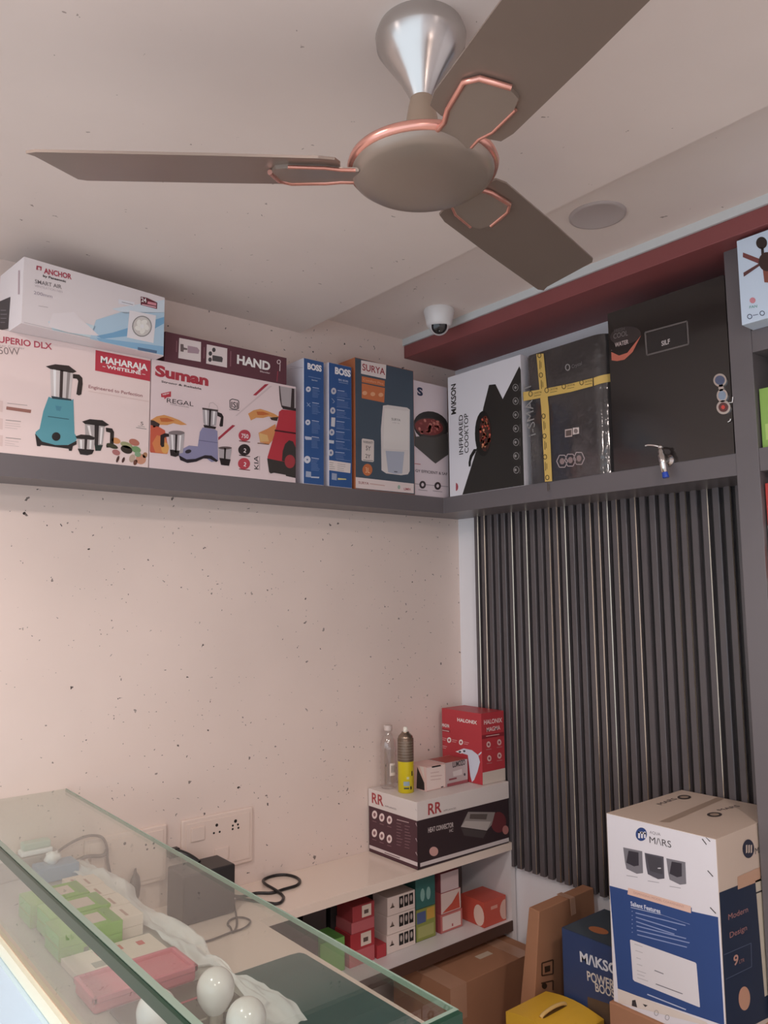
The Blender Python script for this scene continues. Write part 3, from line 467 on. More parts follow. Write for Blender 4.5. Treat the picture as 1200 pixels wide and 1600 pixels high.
# 10 wrapped black box
BK = mat('#444040', .12, 0, .9, .7, bump=.7, bscale=13, coat=.8)
m = MB(); y0, y1, r = -.527, -.836, .05; pts = [(-.03, y0), (-.185, y0), (-.196, y0-.004), (-.2, y0-.014)]
for k in range(0, 10): q = math.radians(90*k/9); pts.append((-.2+r-r*math.cos(q), y1+r-r*math.sin(q)))
pts.append((-.03, y1))
top = 2.382; m.prism([(x, y, ZS) for x, y in pts], (0, 0, top-ZS-.006), BK, True); m.prism([(x*.97-.003, y*.99-.006, top-.006) for x, y in pts], (0, 0, .006), BK, True)
f = faceX(m, -.2, y0, ZS).view(690, 480, 4.444); mk = '#8d8886'
f.text('i-SMART', (655, 885), (620, 520), (600, 880), mk, -.004, 2); f.ring(876, 418, 18, 24, 7, mk, 2); f.text('Crystal', (905, 425), (975, 400), (905, 400), '#6f6a68', 0, 2)
f.poly([(858, 850), (908, 842), (908, 898), (858, 904)], '#b9a6a0', 2); f.poly([(864, 858), (902, 851), (902, 890), (864, 897)], '#5a4c48', 3); f.poly([(912, 838), (955, 834), (955, 878), (912, 886)], '#cbbdb8', 2); f.ell(933, 860, 14, 16, '#7a6c68', 3)
for x, y in ((838, 1070), (895, 1062), (955, 1050)):
    hp = [(x+38*math.cos(math.radians(a)), y+48*math.sin(math.radians(a))) for a in range(0, 360, 60)]; f.path(hp+hp[:1], 6, '#a89898', 2); f.ell(x, y, 17, 22, '#8a7674', 2)
wrapped = thing('wrapped_box', (-.11, -.68, ZS), 'black plastic-wrapped i-SMART box crossed by yellow tape on the loft shelf', 'box')
m.build('body', wrapped, loc=(-.11, -.68, ZS))
m = MB(); f = faceX(m, -.2016, y0, ZS).view(690, 480, 4.444); TP = '#d8b054'; IK = '#4a3a22'
f.poly([(658, 325), (708, 322), (745, 700), (768, 1208), (718, 1212), (692, 700)], TP, 0)
f.poly([(566, 590), (700, 570), (900, 530), (1050, 492), (1050, 548), (900, 588), (700, 628), (570, 652)], TP, 2)
for k, (x, y) in enumerate(((680, 335), (691, 472), (709, 757), (715, 895), (719, 1040), (735, 1183))):
    f.ring(x, y, 14, 18, 5, IK, 3); f.line(x+2, y+35, x+4, y+95, 4, IK, 3); f.line(x+12, y+45, x+14, y+85, 3, IK, 3)
for x, y in ((619, 602), (731, 577), (850, 550), (973, 523)):
    f.ring(x, y, 15, 19, 5, IK, 4); f.text('CRYSTAL', (x+20, y+5), (x+78, y-8), (x+20, y-9), IK, 0, 4); f.line(x+24, y+16, x+72, y+6, 3, IK, 4)
# tape carries on round the rounded edge
def strip(ya, yb, za, zb):
    pr_ = []
    for k in range(0, 10): q = math.radians(90*k/9); pr_.append((-.2+r-(r+.0018)*math.cos(q), y1+r-(r+.0018)*math.sin(q)))
    pr_.append((-.04, y1-.0018)); vs = []; L = len(pr_)
    for i, (x, y) in enumerate(pr_): t_ = i/(L-1); vs += [(x, y, za+.012*t_), (x, y, zb+.012*t_)]
    m.add(vs, [(2*i, 2*i+1, 2*i+3, 2*i+2) for i in range(L-1)], P(TP), True)
pA = bp(690+1050/4.444, 480+548/4.444, 0, -.2016); pB = bp(690+1050/4.444, 480+492/4.444, 0, -.2016)
strip(0, 0, pA.z, pB.z); m.build('tape', wrapped, loc=(-.11, -.68, ZS))
# 11 black water dispenser
BW = mat('#2c2726', .14, 0, .9, .6, coat=.4); wt = thing('water_purifier', (-.1, -1.02, ZS), 'glossy black water purifier with chrome tap standing against the grey upright', 'water purifier')
m = MB(); m.box(-.2, -.01, -1.198, -.842, ZS, 2.432, BW); f = faceX(m, -.2, -.842, ZS).view(930, 340, 3.478)
f.poly([(88, 730), (130, 750), (175, 735), (250, 640), (205, 730), (160, 772), (120, 780), (90, 776)], '#c4624c', 2); f.ell(165, 640, 85, 48, '#352c2b', 1, rot=-10)
f.text('COOL', (100, 660), (178, 640), (100, 632), '#77706e', 0, 2); f.text('FRESH', (104, 626), (160, 612), (104, 608), '#5a5452', 0, 2); f.text('WATER', (108, 705), (182, 685), (108, 682), '#b9a6a2', .02, 2); f.line(90, 720, 90, 722, 3, '#b9a6a2', 2)
f.path([(272, 625), (500, 563), (508, 688), (282, 748), (272, 625)], 9, '#5f5856', 2); f.poly([(279, 631), (493, 572), (500, 682), (288, 739)], '#2a2423', 1); f.text('SILF', (362, 698), (408, 684), (362, 672), '#c2b8b6', .02, 3)
m.build('body', wt, bevel=.006)
CHR = mat('#d9d5d2', .12, 1, 1.0)
tp = bp(1030, 712, 0, -.225)
m = MB(); c0 = Vector((-.2, tp.y-.012, tp.z-.012)); m.lathe([(.017, 0), (.017, .003), (.011, .006), (.009, .025)], c0, CHR, (-1, 0, 0), 24)
b0 = c0+Vector((-.03, 0, 0)); m.lathe([(.006, -.038), (.009, -.036), (.0105, -.008), (.0115, .010), (.008, .016), (.009, .021), (.005, .03)], b0, CHR, (0, .15, 1), 24); m.lathe([(.0, -.004), (.007, -.001), (.008, .003), (0.0, .009)], b0+Vector((0, .004, .032)), CHR, (0, 0, 1), 18)
m.tube(spline([b0+Vector((0, .004, .034)), b0+Vector((-.004, .018, .040)), b0+Vector((-.006, .036, .044)), b0+Vector((-.007, .045, .043))]), .003, CHR); tpo = m.build('tap', wt)
m = MB(); m.lathe([(.0085, -.052), (.0088, -.05), (.0075, -.036)], b0, mat('#2848a8', .3), (0, .15, 1), 20); tag(m.build('tap_nozzle', tpo, loc=PL[tpo.name]), 'blue plastic nozzle')
m = MB(); fE = Face(m, (-.2, -.842, ZS), (0, -1, 0), (0, 0, 1), (-1, 0, 0)).view(930, 340, 3.478)
def lobe(cx, cy, rx, ry, th=.004, mt=CHR, tilt=0):
    pts = []
    for k in range(26):
        q = 2*math.pi*k/26; a, b = fE.uv(cx+rx*math.cos(q), cy+ry*math.sin(q)*(1.15 if math.sin(q) > 0 and tilt else 1)); pts.append(fE.o+fE.u*a+fE.v*b)
    m.prism(pts, (-th, 0, 0), mt, True)
lobe(682, 885, 36, 36); lobe(694, 968, 30, 36); lobe(701, 1032, 38, 38); lobe(688, 925, 14, 22)
lobe(682, 885, 26, 25, .005, mat('#59617a', .2, .3)); lobe(694, 968, 20, 25, .005, mat('#8fa0b4', .2, .5)); lobe(701, 1032, 26, 26, .005, mat('#5a3836', .3)); lobe(701, 1032, 10, 11, .006, mat('#c0443c', .4))
m.tube([fE.o+fE.u*a+fE.v*b+Vector((-.004, 0, 0)) for a, b in [fE.uv(*q) for q in ((728, 1008), (750, 1005), (752, 975))]], .0018, CHR)
m.tube([fE.o+fE.u*a+fE.v*b+Vector((-.004, 0, 0)) for a, b in [fE.uv(*q) for q in ((725, 1112), (738, 1105), (740, 1095))]], .0018, CHR); m.build('emblem', wt)
# ------------------------------------------------------------ boxes in the right cubbies
m = MB(); fx0 = -.255; yl = bp(1161, 440, 0, fx0).y; zt_, zb_ = bp(1161, 373, 0, fx0).z, 2.2652
m.box(fx0, -.02, yl-.34, max(yl, -1.2585) if False else -1.262, zb_, zt_, P('#c4d6ea'))
f = faceX(m, fx0, -1.262, zb_).view(930, 340, 3.478)
f.text('FAN', (838, 494), (880, 488), (838, 480), '#5a9a90', .01, 1); f.ell(856, 450, 16, 16, '#d0808c', 1); f.ring(840, 538, 14, 14, 4, '#2e3a58', 1); f.ring(908, 520, 14, 14, 4, '#2e3a58', 1); f.line(858, 532, 886, 526, 4, '#5c6a8a', 1)
f.ell(905, 138, 30, 33, '#2f2623', 2); f.poly([(902, 165), (916, 165), (920, 210), (904, 210)], '#2f2623', 2); f.ell(935, 240, 46, 52, '#3b2b27', 3); f.poly([(804, 190), (895, 225), (892, 252), (803, 215)], '#7a3f3c', 2); f.poly([(895, 262), (808, 322), (806, 300), (892, 248)], '#5f3636', 2); f.poly([(912, 285), (955, 285), (955, 355), (920, 352)], '#8a4a3a', 2)
tag(m.build('fan_box', bevel=.001), 'pale blue ceiling fan box at the right edge in the top cubby', 'box')
m = MB(); m.box(-.185, -.02, -1.55, -1.262, 1.9632, 2.115, P('#8cb84e')); f = faceX(m, -.185, -1.262, 1.9632); f.fill(.01, .2, .02, .06, '#b2cf6a', 0)
tag(m.build('green_box', bevel=.001), 'lime green box standing in the cubby under the fan box', 'box')
m = MB(); m.box(-.185, -.02, -1.55, -1.262, 1.6105, 1.72, P('#d8502c')); f = faceX(m, -.185, -1.262, 1.6105); f.fill(.0, .28, .0, .03, '#e6e0dc', 0)
tag(m.build('appliance_box', bevel=.001), 'orange-red box at the bottom of the stack in the lower right cubby', 'box', 'red and white boxes in the right cubby')
m = MB(); m.box(-.185, -.02, -1.55, -1.262, 1.7205, 1.77, P('#e6dcd8')); f = faceX(m, -.185, -1.262, 1.7205); f.fill(.0, .28, .015, .02, '#c04a40', 0)
tag(m.build('appliance_box', bevel=.001), 'thin white box between the two red boxes in the right cubby', 'box', 'red and white boxes in the right cubby')
m = MB(); m.box(-.185, -.02, -1.55, -1.262, 1.7705, 1.875, P('#c8342c')); f = faceX(m, -.185, -1.262, 1.7705); f.put([(.034+.03*math.cos(q/10*6.283), .045+.04*math.sin(q/10*6.283)) for q in range(10)], '#e8dcd8')
tag(m.build('appliance_box', bevel=.001), 'red box with white mark on top of the stack in the right cubby', 'box', 'red and white boxes in the right cubby')
# ------------------------------------------------------------ on the shelf unit
t = thing('heat_convector_box', (-.24, -.127, .7605), 'dark maroon RR heat convector box with white lid resting on the worktop', 'box')
x0, x1, y0, y1 = -.455, -.034, -.249, -.006
m = MB(); m.box(x0, x1, y0, y1, .7605, .962, P('#33262a')); f = faceY(m, x0, y0, .7605, x1, .962).view(560, 1080, 4.615)
f.text('HEAT CONVECTOR', (502, 1020), (685, 978), (502, 985), '#c9bdbb', .02); f.text('HC', (655, 1017), (683, 1011), (655, 996), '#c9bdbb', .01)
f.poly([(738, 978), (790, 870), (985, 872), (960, 965), (925, 1005)], '#8d8480', 1); f.poly([(738, 978), (768, 935), (955, 940), (925, 1005)], '#b5aca6', 2); f.poly([(805, 885), (930, 885), (920, 925), (800, 920)], '#5a504c', 3); f.poly([(740, 985), (925, 1010), (900, 1060), (760, 1040)], '#494040', 1); f.ell(1010, 945, 55, 75, '#6a2a2e', 0, rot=0); f.ell(1060, 1000, 22, 32, '#b5706a', 1)
f.ell(543, 1155, 32, 34, '#cf9a90', 1); f.poly([(445, 1240), (1100, 1050), (1100, 1078), (445, 1268)], '#cfc4c2', 1)
g = faceX(m, x0, y1, .7605, y0, .962).view(560, 1080, 4.615); g.fill(.001, .242, .001, .2, '#4e2a33', 0)
for (x, y) in ((118, 890), (170, 910), (225, 928), (117, 1022), (170, 1043), (224, 1065)): g.ell(x, y, 19, 30, '#e5d2cf', 2); g.ell(x, y, 9, 14, '#8a5a5e', 3); g.line(x-16, y+44, x+14, y+54, 5, '#7f5a60', 2)
g.line(278, 925, 365, 948, 6, '#b9a09f', 2); g.lines(276, 950, 45, 8, 22, 4, '#8a686c', .2, 2); g.lines(335, 970, 45, 8, 22, 4, '#8a686c', .2, 2); g.poly([(75, 1105), (440, 1240), (440, 1268), (75, 1128)], '#d5c8c8', 2); g.line(190, 1163, 300, 1203, 5, '#5a3a40', 3)
for y in (950, 1060, 1160): g.line(415, y, 434, y+28, 7, '#b5a6a8', 3)
m.build('body', t)
m = MB(); m.box(x0-.002, x1+.004, y0-.002, y1+.001, .908, .9645, P('#d9cfc9')); f = faceY(m, x0-.002, y0-.002, .908, x1+.004, .9645).view(560, 1080, 4.615); g = faceX(m, x0-.002, y1+.001, .908, y0-.002, .9645).view(560, 1080, 4.615)
f.text('RR', (502, 892), (600, 870), (505, 812), '#b03a3c', .02); f.text('APPLIANCES', (612, 868), (702, 848), (612, 856), '#7a6a6a', .0)
g.text('RR', (98, 802), (182, 828), (104, 732), '#b03a3c', .02); g.text('APPLIANCES', (192, 832), (274, 858), (192, 820), '#7a6a6a', .0); g.line(412, 850, 430, 868, 4, '#b9b0b0')
tag(m.build('lid', t, bevel=.001), 'white lid')
ZT = .965
# Halonix
cB = bp(754, 1227, 2, ZT); hx0, hy0 = cB.x, cB.y; hx1 = -.026; hy1 = hy0+.195; HT = 1.203
m = MB(); m.box(hx0, hx1, hy0, hy1, ZT, HT, P('#c03038')); f = faceY(m, hx0, hy0, ZT, hx1, HT).view(560, 1080, 4.615); g = faceX(m, hx0, hy1, ZT, hy0, HT).view(560, 1080, 4.615)
f.text('HALONIX', (905, 240), (1035, 222), (905, 208), '#e6cfcb', .02); f.text('MAGMA', (925, 294), (1022, 276), (925, 262), '#e6cfcb', .01); f.poly([(890, 318), (1060, 292), (1060, 318), (890, 346)], '#8e2028'); f.line(920, 325, 1015, 310, 5, '#d8b0ac', 2)
for x, y in ((938, 384), (1015, 368), (943, 484), (1016, 464)): f.ell(x, y, 15, 22, '#dcb0aa', 1); f.ell(x, y, 7, 10, '#a04048', 2); f.line(x-18, y+38, x+20, y+32, 5, '#b56a6c', 1)
f.poly([(895, 588), (1072, 550), (1072, 645), (895, 682)], '#cfc0b4', 1)
g.text('HALONIX', (714, 216), (856, 240), (714, 192), '#f0dcd8', .03); g.text('MAGMA', (566, 248), (657, 264), (566, 224), '#f0dcd8', .02); g.poly([(562, 262), (662, 280), (662, 298), (562, 280)], '#8e2028'); g.line(568, 274, 655, 290, 5, '#e0b8b4', 2)
for x, y in ((580, 338), (655, 352), (740, 368), (582, 396)): g.ell(x, y, 15, 20, '#f0dcd8', 1); g.ell(x, y, 7, 9, '#b04048', 2); g.line(x+22, y-3, x+58, y+5, 4, '#dca0a0', 1); g.line(x+22, y+10, x+50, y+16, 4, '#dca0a0', 1)
g.poly([(705, 435), (760, 412), (820, 425), (865, 460), (878, 510), (860, 580), (835, 640), (820, 655), (808, 610), (800, 540), (790, 460)], '#cdd0dc', 2); g.poly([(700, 435), (745, 422), (765, 438), (740, 450)], '#e4e4ea', 3); g.ell(733, 437, 10, 7, '#3a3a48', 4); g.ell(765, 432, 9, 7, '#3a3a48', 4); g.poly([(865, 455), (888, 435), (890, 445), (870, 465)], '#cdd0dc', 2); g.poly([(795, 560), (805, 640), (830, 660), (870, 600), (880, 650), (890, 682), (800, 664)], '#c02a34', 1)
halonix = m.build('lamp_box', bevel=.001); tag(halonix, 'tall red HALONIX lamp box with white iron shape standing on the RR box', 'box')
# small pink box and grey Lumozo box
a_ = bp(666, 1237, 2, ZT); b_ = bp(698.3, 1230.5, 2, ZT); m = MB(); z1 = ZT+.078; m.box(a_.x, b_.x-.0005, a_.y, a_.y+.09, ZT, z1, P('#dcb3aa')); f = faceY(m, a_.x, a_.y, ZT, b_.x, z1).view(560, 1080, 4.615)
f.fill(.002, b_.x-a_.x-.004, .003, z1-ZT-.003, '#e2cfc6', 0); f.poly([(528, 522), (590, 510), (596, 540), (530, 553)], '#2a2222'); f.line(540, 538, 585, 528, 5, '#a08a84', 2); f.lines(520, 590, 90, 3, 25, 5, '#c9a59c', -.1); f.poly([(595, 688), (612, 684), (612, 692), (595, 696)], '#3a2a2a')
g = faceX(m, a_.x, a_.y+.09, ZT, a_.y, z1).view(560, 1080, 4.615); g.poly([(425, 545), (475, 660), (478, 715), (420, 700)], '#2a2424', 1); g.poly([(420, 440), (440, 520), (480, 640), (470, 500)], '#dccac2', 2)
tag(m.build('bulb_box', bevel=.0008), 'small pale pink box with black tag standing between the can and the LUMOZO box', 'box')
c_ = bp(733, 1223, 2, ZT); m = MB(); z1 = ZT+.079; yL = a_.y; m.box(b_.x+.0005, hx0-.0015 if c_.x > hx0 else c_.x, yL, yL+.09, ZT, z1, P('#b6a5a3')); xe = hx0-.0015 if c_.x > hx0 else c_.x
f = faceY(m, b_.x+.0005, yL, ZT, xe, z1).view(560, 1080, 4.615); f.text('LUMOZO', (680, 550), (770, 528), (682, 512), '#3a3234', .03); f.poly([(640, 668), (800, 632), (800, 662), (640, 692)], '#a04a52'); f.poly([(680, 580), (745, 560), (748, 600), (685, 615)], '#cfc4c0'); f.poly([(652, 632), (708, 620), (708, 632), (652, 645)], '#8a4048', 2); f.ell(765, 600, 7, 10, '#4a4244', 2)
f2 = faceT(m, b_.x, yL, z1); f2.fill(.002, xe-b_.x-.002, .002, .086, '#a8463e', 0)
tag(m.build('bulb_box', bevel=.0008), 'small grey LUMOZO box with red top in front of the HALONIX box', 'box')
# spray can
cc = bp(634.5, 1237, 2, ZT); cc.z = ZT; t = thing('spray_can', cc, 'yellow and grey aerosol spray can standing on the RR box', 'spray can')
R = .0265; m = MB(); m.lathe([(R-.002, 0), (R, .002), (R, .100), (R, .1005)], cc, mat('#d8c424', .3, 0, 1), n=36); m.lathe([(R+.0002, .1), (R+.0002, .172), (R-.002, .175)], cc, mat('#6b5a4c', .35, .3), n=36)
for k in range(7): m.lathe([(R+.0006, .108+k*.009), (R+.0006, .1095+k*.009)], cc, P('#8f8070'), n=36, caps=False)
body = m.build('body', t)
m = MB(); m.lathe([(R-.002, .175), (R-.003, .180), (.016, .188), (.013, .190), (.012, .194)], cc, mat('#8a7a6c', .25, .8), n=30); m.build('shoulder', t)
m = MB(); m.lathe([(.0075, .194), (.0075, .205), (.006, .209), (.0, .2095)], cc, mat('#e6dccf', .4), n=20); m.box(cc.x-.003, cc.x+.003, cc.y-.009, cc.y, cc.z+.199, cc.z+.204, mat('#e6dccf', .4)); m.build('nozzle', t)
m = MB(); dv = (CP-cc); dv.z = 0; dv.normalize(); sv = Vector((-dv.y, dv.x, 0))
def canpatch(u0, u1, z0, z1, h):
    vs = []; N = 6
    for i in range(N+1):
        q = u0+(u1-u0)*i/N; dd = dv*math.cos(q)+sv*math.sin(q); vs += [cc+dd*(R+.0006)+Vector((0, 0, z0)), cc+dd*(R+.0006)+Vector((0, 0, z1))]
    m.add(vs, [(2*i, 2*i+2, 2*i+3, 2*i+1) for i in range(N)], P(h), True)
canpatch(-.3, .45, .024, .038, '#8fa0a8'); canpatch(-.25, .4, .014, .019, '#3f4a3c'); canpatch(.55, .75, .012, .022, '#1f1c18'); canpatch(.75, .95, .055, .070, '#2a2418'); canpatch(.1, .4, .045, .053, '#c8c890'); m.build('label', body, loc=PL[body.name])
# water bottle
cc = bp(607, 1231, 2, ZT); cc.z = ZT; BG = glass_mat('clear_plastic', (.955, .95, .945, 1), 2.2, .06)
t = thing('plastic_bottle', cc, 'empty clear plastic water bottle behind the spray can', 'bottle')
m = MB(); pr = [(.0, .004), (.018, .002), (.026, .004), (.028, .012)]+[(.0275+(.0012 if k % 2 else -.0006), .02+k*.0095) for k in range(12)]+[(.028, .140), (.026, .155), (.018, .172), (.013, .181), (.0125, .188), (.0155, .189), (.0155, .192), (.0125, .193)]
m.lathe(pr, cc, BG, n=36, caps=False); b = m.build('body', t)
m = MB(); m.lathe([(.0140, .190), (.0145, .205), (.013, .207), (0, .207)], cc, mat('#d8c8c0', .3, 0, 1), n=24); m.build('cap', t)
m = MB()
R = .0286
def patch(u0, u1, z0, z1, h, RR=.0288):
    vs = []; N = 6
    for i in range(N+1):
        q = u0+(u1-u0)*i/N; dd = dv*math.cos(q)+sv*math.sin(q); vs += [cc+dd*RR+Vector((0, 0, z0)), cc+dd*RR+Vector((0, 0, z1))]
    m.add(vs, [(2*i, 2*i+2, 2*i+3, 2*i+1) for i in range(N)], P(h), True)
patch(.2, 1.0, .045, .085, '#e2d6d0')
for k in range(6): patch(.35+k*.1, .39+k*.1, .055, .078, '#4a4240', .0292)
m.build('label', b, loc=PL[b.name])
# ------------------------------------------------------------ sockets on the back wall
PLM = mat('#e9d5c9', .3, 0, 1.0, .5); HOLE = mat('#171313', .6)
def socket(x0, x1, z0, z1, name, label, holes, sw):
    t = thing(name, (x0, 0, z0), label, 'socket', 'wall sockets')
    m = MB(); m.box(x0, x1, -.011, 0, z0, z1, PLM); m.build('plate', t, bevel=.004)
    m = MB(); m.box(x0+.012, x1-.012, -.0135, -.0108, z0+.012, z1-.012, PLM); m.build('module', t, bevel=.001)
    for (a, b, c, d) in sw: m = MB(); m.box(a, b, -.0175, -.0134, c, d, PLM); m.build('switch', t, bevel=.0015)
    for grp in holes:
        m = MB()
        for x, z, r in grp: m.lathe([(r, 0), (r, .0002)], (x, -.0136, z), HOLE, (0, -1, 0), 12)
        m.build('outlet', t)
def hp(px, py): v_ = bp(px, py, 1, -.0136); return v_.x, v_.z
c2 = lambda x, y: (200+x/4, 1230+y/4)
H = [(*hp(*c2(555, 237)), .0045), (*hp(*c2(537, 287)), .0032), (*hp(*c2(573, 279)), .0032), (*hp(*c2(672, 212)), .0050), (*hp(*c2(655, 240)), .0032), (*hp(*c2(687, 233)), .0032), (*hp(*c2(654, 262)), .0032), (*hp(*c2(690, 254)), .0032)]
s0 = hp(*c2(392, 345)); s1 = hp(*c2(478, 240))
socket(-1.130, -.902, .824, .981, 'wall_socket', 'large cream socket plate with switch and two outlets above the black adapter', (H[:3], H[3:]), [(s0[0], s1[0], s0[1], s1[1]), (-1.03, -.985, .850, .885)])
H = [(*hp(235, 1310), .0045), (*hp(228, 1320), .003), (*hp(240, 1318), .003), (*hp(230, 1327), .003), (*hp(241, 1325), .003), (*hp(195, 1318), .004)]
socket(-1.400, -1.174, .832, .981, 'wall_socket', 'cream socket plate seen through the glass with a grey plug in it', (H[:5], H[5:]), [(-1.385, -1.35, .87, .94)])
# adapter with plug and cable
AD = mat('#211f20', .35, 0, 1, .5); t = thing('power_adapter', (-1.123, -.117, .7605), 'black box-shaped power adapter standing on the worktop below the sockets', 'power adapter')
m = MB(); m.box(-1.197, -1.047, -.170, -.066, .7605, .887, AD); m.build('body', t, bevel=.005)
m = MB(); m.tube(spline([(-1.158, -.030, .905), (-1.150, -.045, .907), (-1.135, -.06, .900), (-1.125, -.08, .893), (-1.118, -.095, .886)]), lambda q: .009-.002*q, AD, 10); m.box(-1.176, -1.146, -.035, -.0135, .893, .917, AD); m.build('plug', t, bevel=.002)
wc = [bp(*q, 2, .7655) for q in ((400, 1395), (425, 1394.5), (443, 1389), (463, 1383), (468.5, 1376), (462, 1370), (448, 1366.5), (430, 1366), (416, 1370), (411, 1377), (415, 1385), (428, 1392), (440, 1397), (443, 1403), (439, 1409), (432, 1411.5), (424, 1411), (410, 1409), (390, 1406), (369, 1403))]
wc = [Vector((p.x, min(p.y, -.008), .7645)) for p in wc]
pts = [Vector((-1.047, -.13, .80)), Vector((-1.025, -.12, .785)), Vector((-.985, -.10, .768))]+wc[:9]+[wc[9]+Vector((0, 0, .003)), wc[10]+Vector((0, 0, .007)), wc[11]+Vector((0, 0, .006))]+wc[12:]
w2 = [bp(*q, 2, .7645) for q in ((366, 1412), (369, 1430), (370, 1445), (364, 1457), (360, 1449), (356, 1445), (358, 1439), (368, 1434), (381, 1434), (391, 1439), (386, 1447), (374, 1453), (360, 1457), (340, 1465), (322, 1471), (305, 1474))]
m = MB(); m.tube(spline(pts, 6), .0042, AD, 8); m.tube(spline([wc[-1]]+w2, 6), .0026, mat('#4a4440', .5), 8); m.build('cable', t)
t = thing('charger_plug', (-1.27, -.03, .80), 'dark grey plug with cable looping up the wall behind the glass', 'plug')
m = MB(); m.lathe([(.010, .0), (.020, .014), (.023, .04), (.018, .062), (.006, .075), (.004, .085)], (-1.27, -.028, .802), mat('#5a5450', .4), (0, 0, 1), 24, sx=.55); m.build('plug', t)
m = MB(); m.tube(spline([(-1.50, -.02, .932), (-1.485, -.022, .96), (-1.46, -.025, .978), (-1.43, -.025, .990), (-1.395, -.025, .995), (-1.362, -.025, .985), (-1.348, -.025, .958), (-1.345, -.025, .925), (-1.335, -.025, .88), (-1.325, -.03, .85), (-1.305, -.04, .82), (-1.28, -.03, .805)]), .0035, mat('#5a5450', .5), 8)
m.tube(spline([(-1.348, -.03, .955), (-1.36, -.03, .94), (-1.40, -.028, .945), (-1.43, -.025, .938)]), .005, mat('#5a5450', .5), 8); m.build('cable', t)
# green mat on the desk
GM = mat('#3f625e', .45, 0, 1.0, .4, vary=.18, bscale=14)
m = MB(); a1 = (-1.225, -.486); m.prism([(a1[0], a1[1], .7605), (-1.075, -.488, .7605), (-1.052, -.492, .7605), (-1.045, -.506, .7605), (-1.034, -1.30, .7605), (-1.38, -1.30, .7605), (-1.38, -.9, .7605)], (0, 0, .0035), GM)
f = faceT(m, -1.225, -.55, .764); f.fill(.02, .175, -.002, .0015, '#35504f', 0)
tag(m.build('desk_mat', bevel=.001), 'dark green plastic mat lying on the white desk under the glass', 'mat')
# ------------------------------------------------------------ inside the case
ZC = .9305
PLS = bpy.data.materials.new('crumpled_film'); PLS.use_nodes = True; nt = PLS.node_tree; b = nt.nodes['Principled BSDF']; b.inputs['Base Color'].default_value = (.95, .96, .96, 1); b.inputs['Roughness'].default_value = .35; b.inputs['Alpha'].default_value = .66
m = MB(); nx, ny = 22, 90; vs = []
for j in range(ny+1):
    for i in range(nx+1):
        u_ = i/nx; v_ = j/ny; y = -.03-1.02*v_; xr = -1.400-.012*math.sin(v_*19)-.012*noise.noise(Vector((v_*14, 3, 0))); xl = -1.458-.006*math.sin(v_*7+1)+(.028 if .72 < v_ < .92 else 0); x = xl+(xr-xl)*u_
        h = .009+.012*noise.noise(Vector((u_*3, v_*12, 2)))+.005*noise.noise(Vector((u_*6, v_*34, 5)))+.026*math.sin(math.pi*min(1, max(0, u_)))*math.exp(-((v_-.22)/.13)**2)
        vs.append((x, y, ZC+.0025+max(0, h)))
m.add(vs, [(j*(nx+1)+i, j*(nx+1)+i+1, (j+1)*(nx+1)+i+1, (j+1)*(nx+1)+i) for j in range(ny) for i in range(nx)], PLS, True)
film = m.build('plastic_film'); tag(film, 'long crumpled translucent plastic film lying along the back of the display case', 'plastic sheet')
m = MB(); m.box(-1.543, -1.449, -.118, -.056, ZC, ZC+.034, P('#7f9fbc')); f = faceT(m, -1.543, -.118, ZC+.034); f.fill(.02, .05, .02, .05, '#95afc2', 0)
tag(m.build('small_box', bevel=.002), 'small dusty blue box near the wall inside the display case', 'box')
m = MB(); vs = []; n1, n2 = 10, 14; cc = Vector((-1.503, -.088, ZC+.048))
for i in range(n1+1):
    for j in range(n2):
        th = math.pi*i/n1; p_ = 2*math.pi*j/n2; d = Vector((math.sin(th)*math.cos(p_), math.sin(th)*math.sin(p_), math.cos(th))); r_ = .017*(1+.5*noise.noise(d*2.3)); vs.append(cc+Vector((d.x*r_*1.1, d.y*r_*1.1, d.z*r_*.8)))
m.add(vs, [(i*n2+j, (i+1)*n2+j, (i+1)*n2+(j+1) % n2, i*n2+(j+1) % n2) for i in range(n1) for j in range(n2)], mat('#f2ece4', .6), True)
tag(m.build('crumpled_wrapper'), 'crumpled white wrapper sitting on the small blue box', 'wrapper')
m = MB(); m.box(-1.62, -1.475, -.050, -.006, ZC, ZC+.048, P('#8f8a84')); tag(m.build('grey_box', bevel=.002), 'grey box against the wall under the pale green dish in the case', 'box')
m = MB(); m.box(-1.565, -1.49, -.046, -.010, ZC+.0485, ZC+.062, mat('#e9e7e0', .4)); m.box(-1.560, -1.495, -.044, -.012, ZC+.062, ZC+.080, mat('#a9bfb0', .3)); tag(m.build('soap_dish', bevel=.004), 'pale green and white plastic dish on the grey box by the wall in the case', 'dish')
rows = [(-.565, -.475), (-.468, -.378), (-.371, -.281)]; first = None
GB = P('#68b01c')
gn = ['nearest row', 'middle row', 'row nearest the wall']
for i, (ya, yb) in enumerate(rows):
    for k in (0, 1):
        z0 = ZC+k*.0235; dx = [.0, .012, .002, .016][i]
        lab = 'green box, %s, %s of its pair in the display case' % (gn[i], 'upper' if k else 'lower')
        if first is None:
            m = MB(); m.box(-1.632, -1.512, ya, yb, z0, z0+.023, GB); f = faceT(m, -1.632, ya, z0+.023); f.fill(.03, .095, .02, .072, '#cbb9b0', 0); f.fill(.10, .118, .005, .085, '#5f9a3a', 0)
            g = Face(m, (-1.632, yb, z0), (0, -1, 0), (0, 0, 1), (-1, 0, 0)); g.fill(.002, .086, .002, .021, '#5cc24a', 0)
            h_ = faceY(m, -1.632, ya, z0); h_.fill(.045, .055, .006, .016, '#3f6a2c', 0); first = m.build('green_box', bevel=.0008); base = Vector(first.location); o = first
        else: o = first.copy(); COL.objects.link(o); o.location = base+Vector((dx, ya-rows[0][0], k*.0235))
        tag(o, lab, 'box', 'small green boxes in the display case')
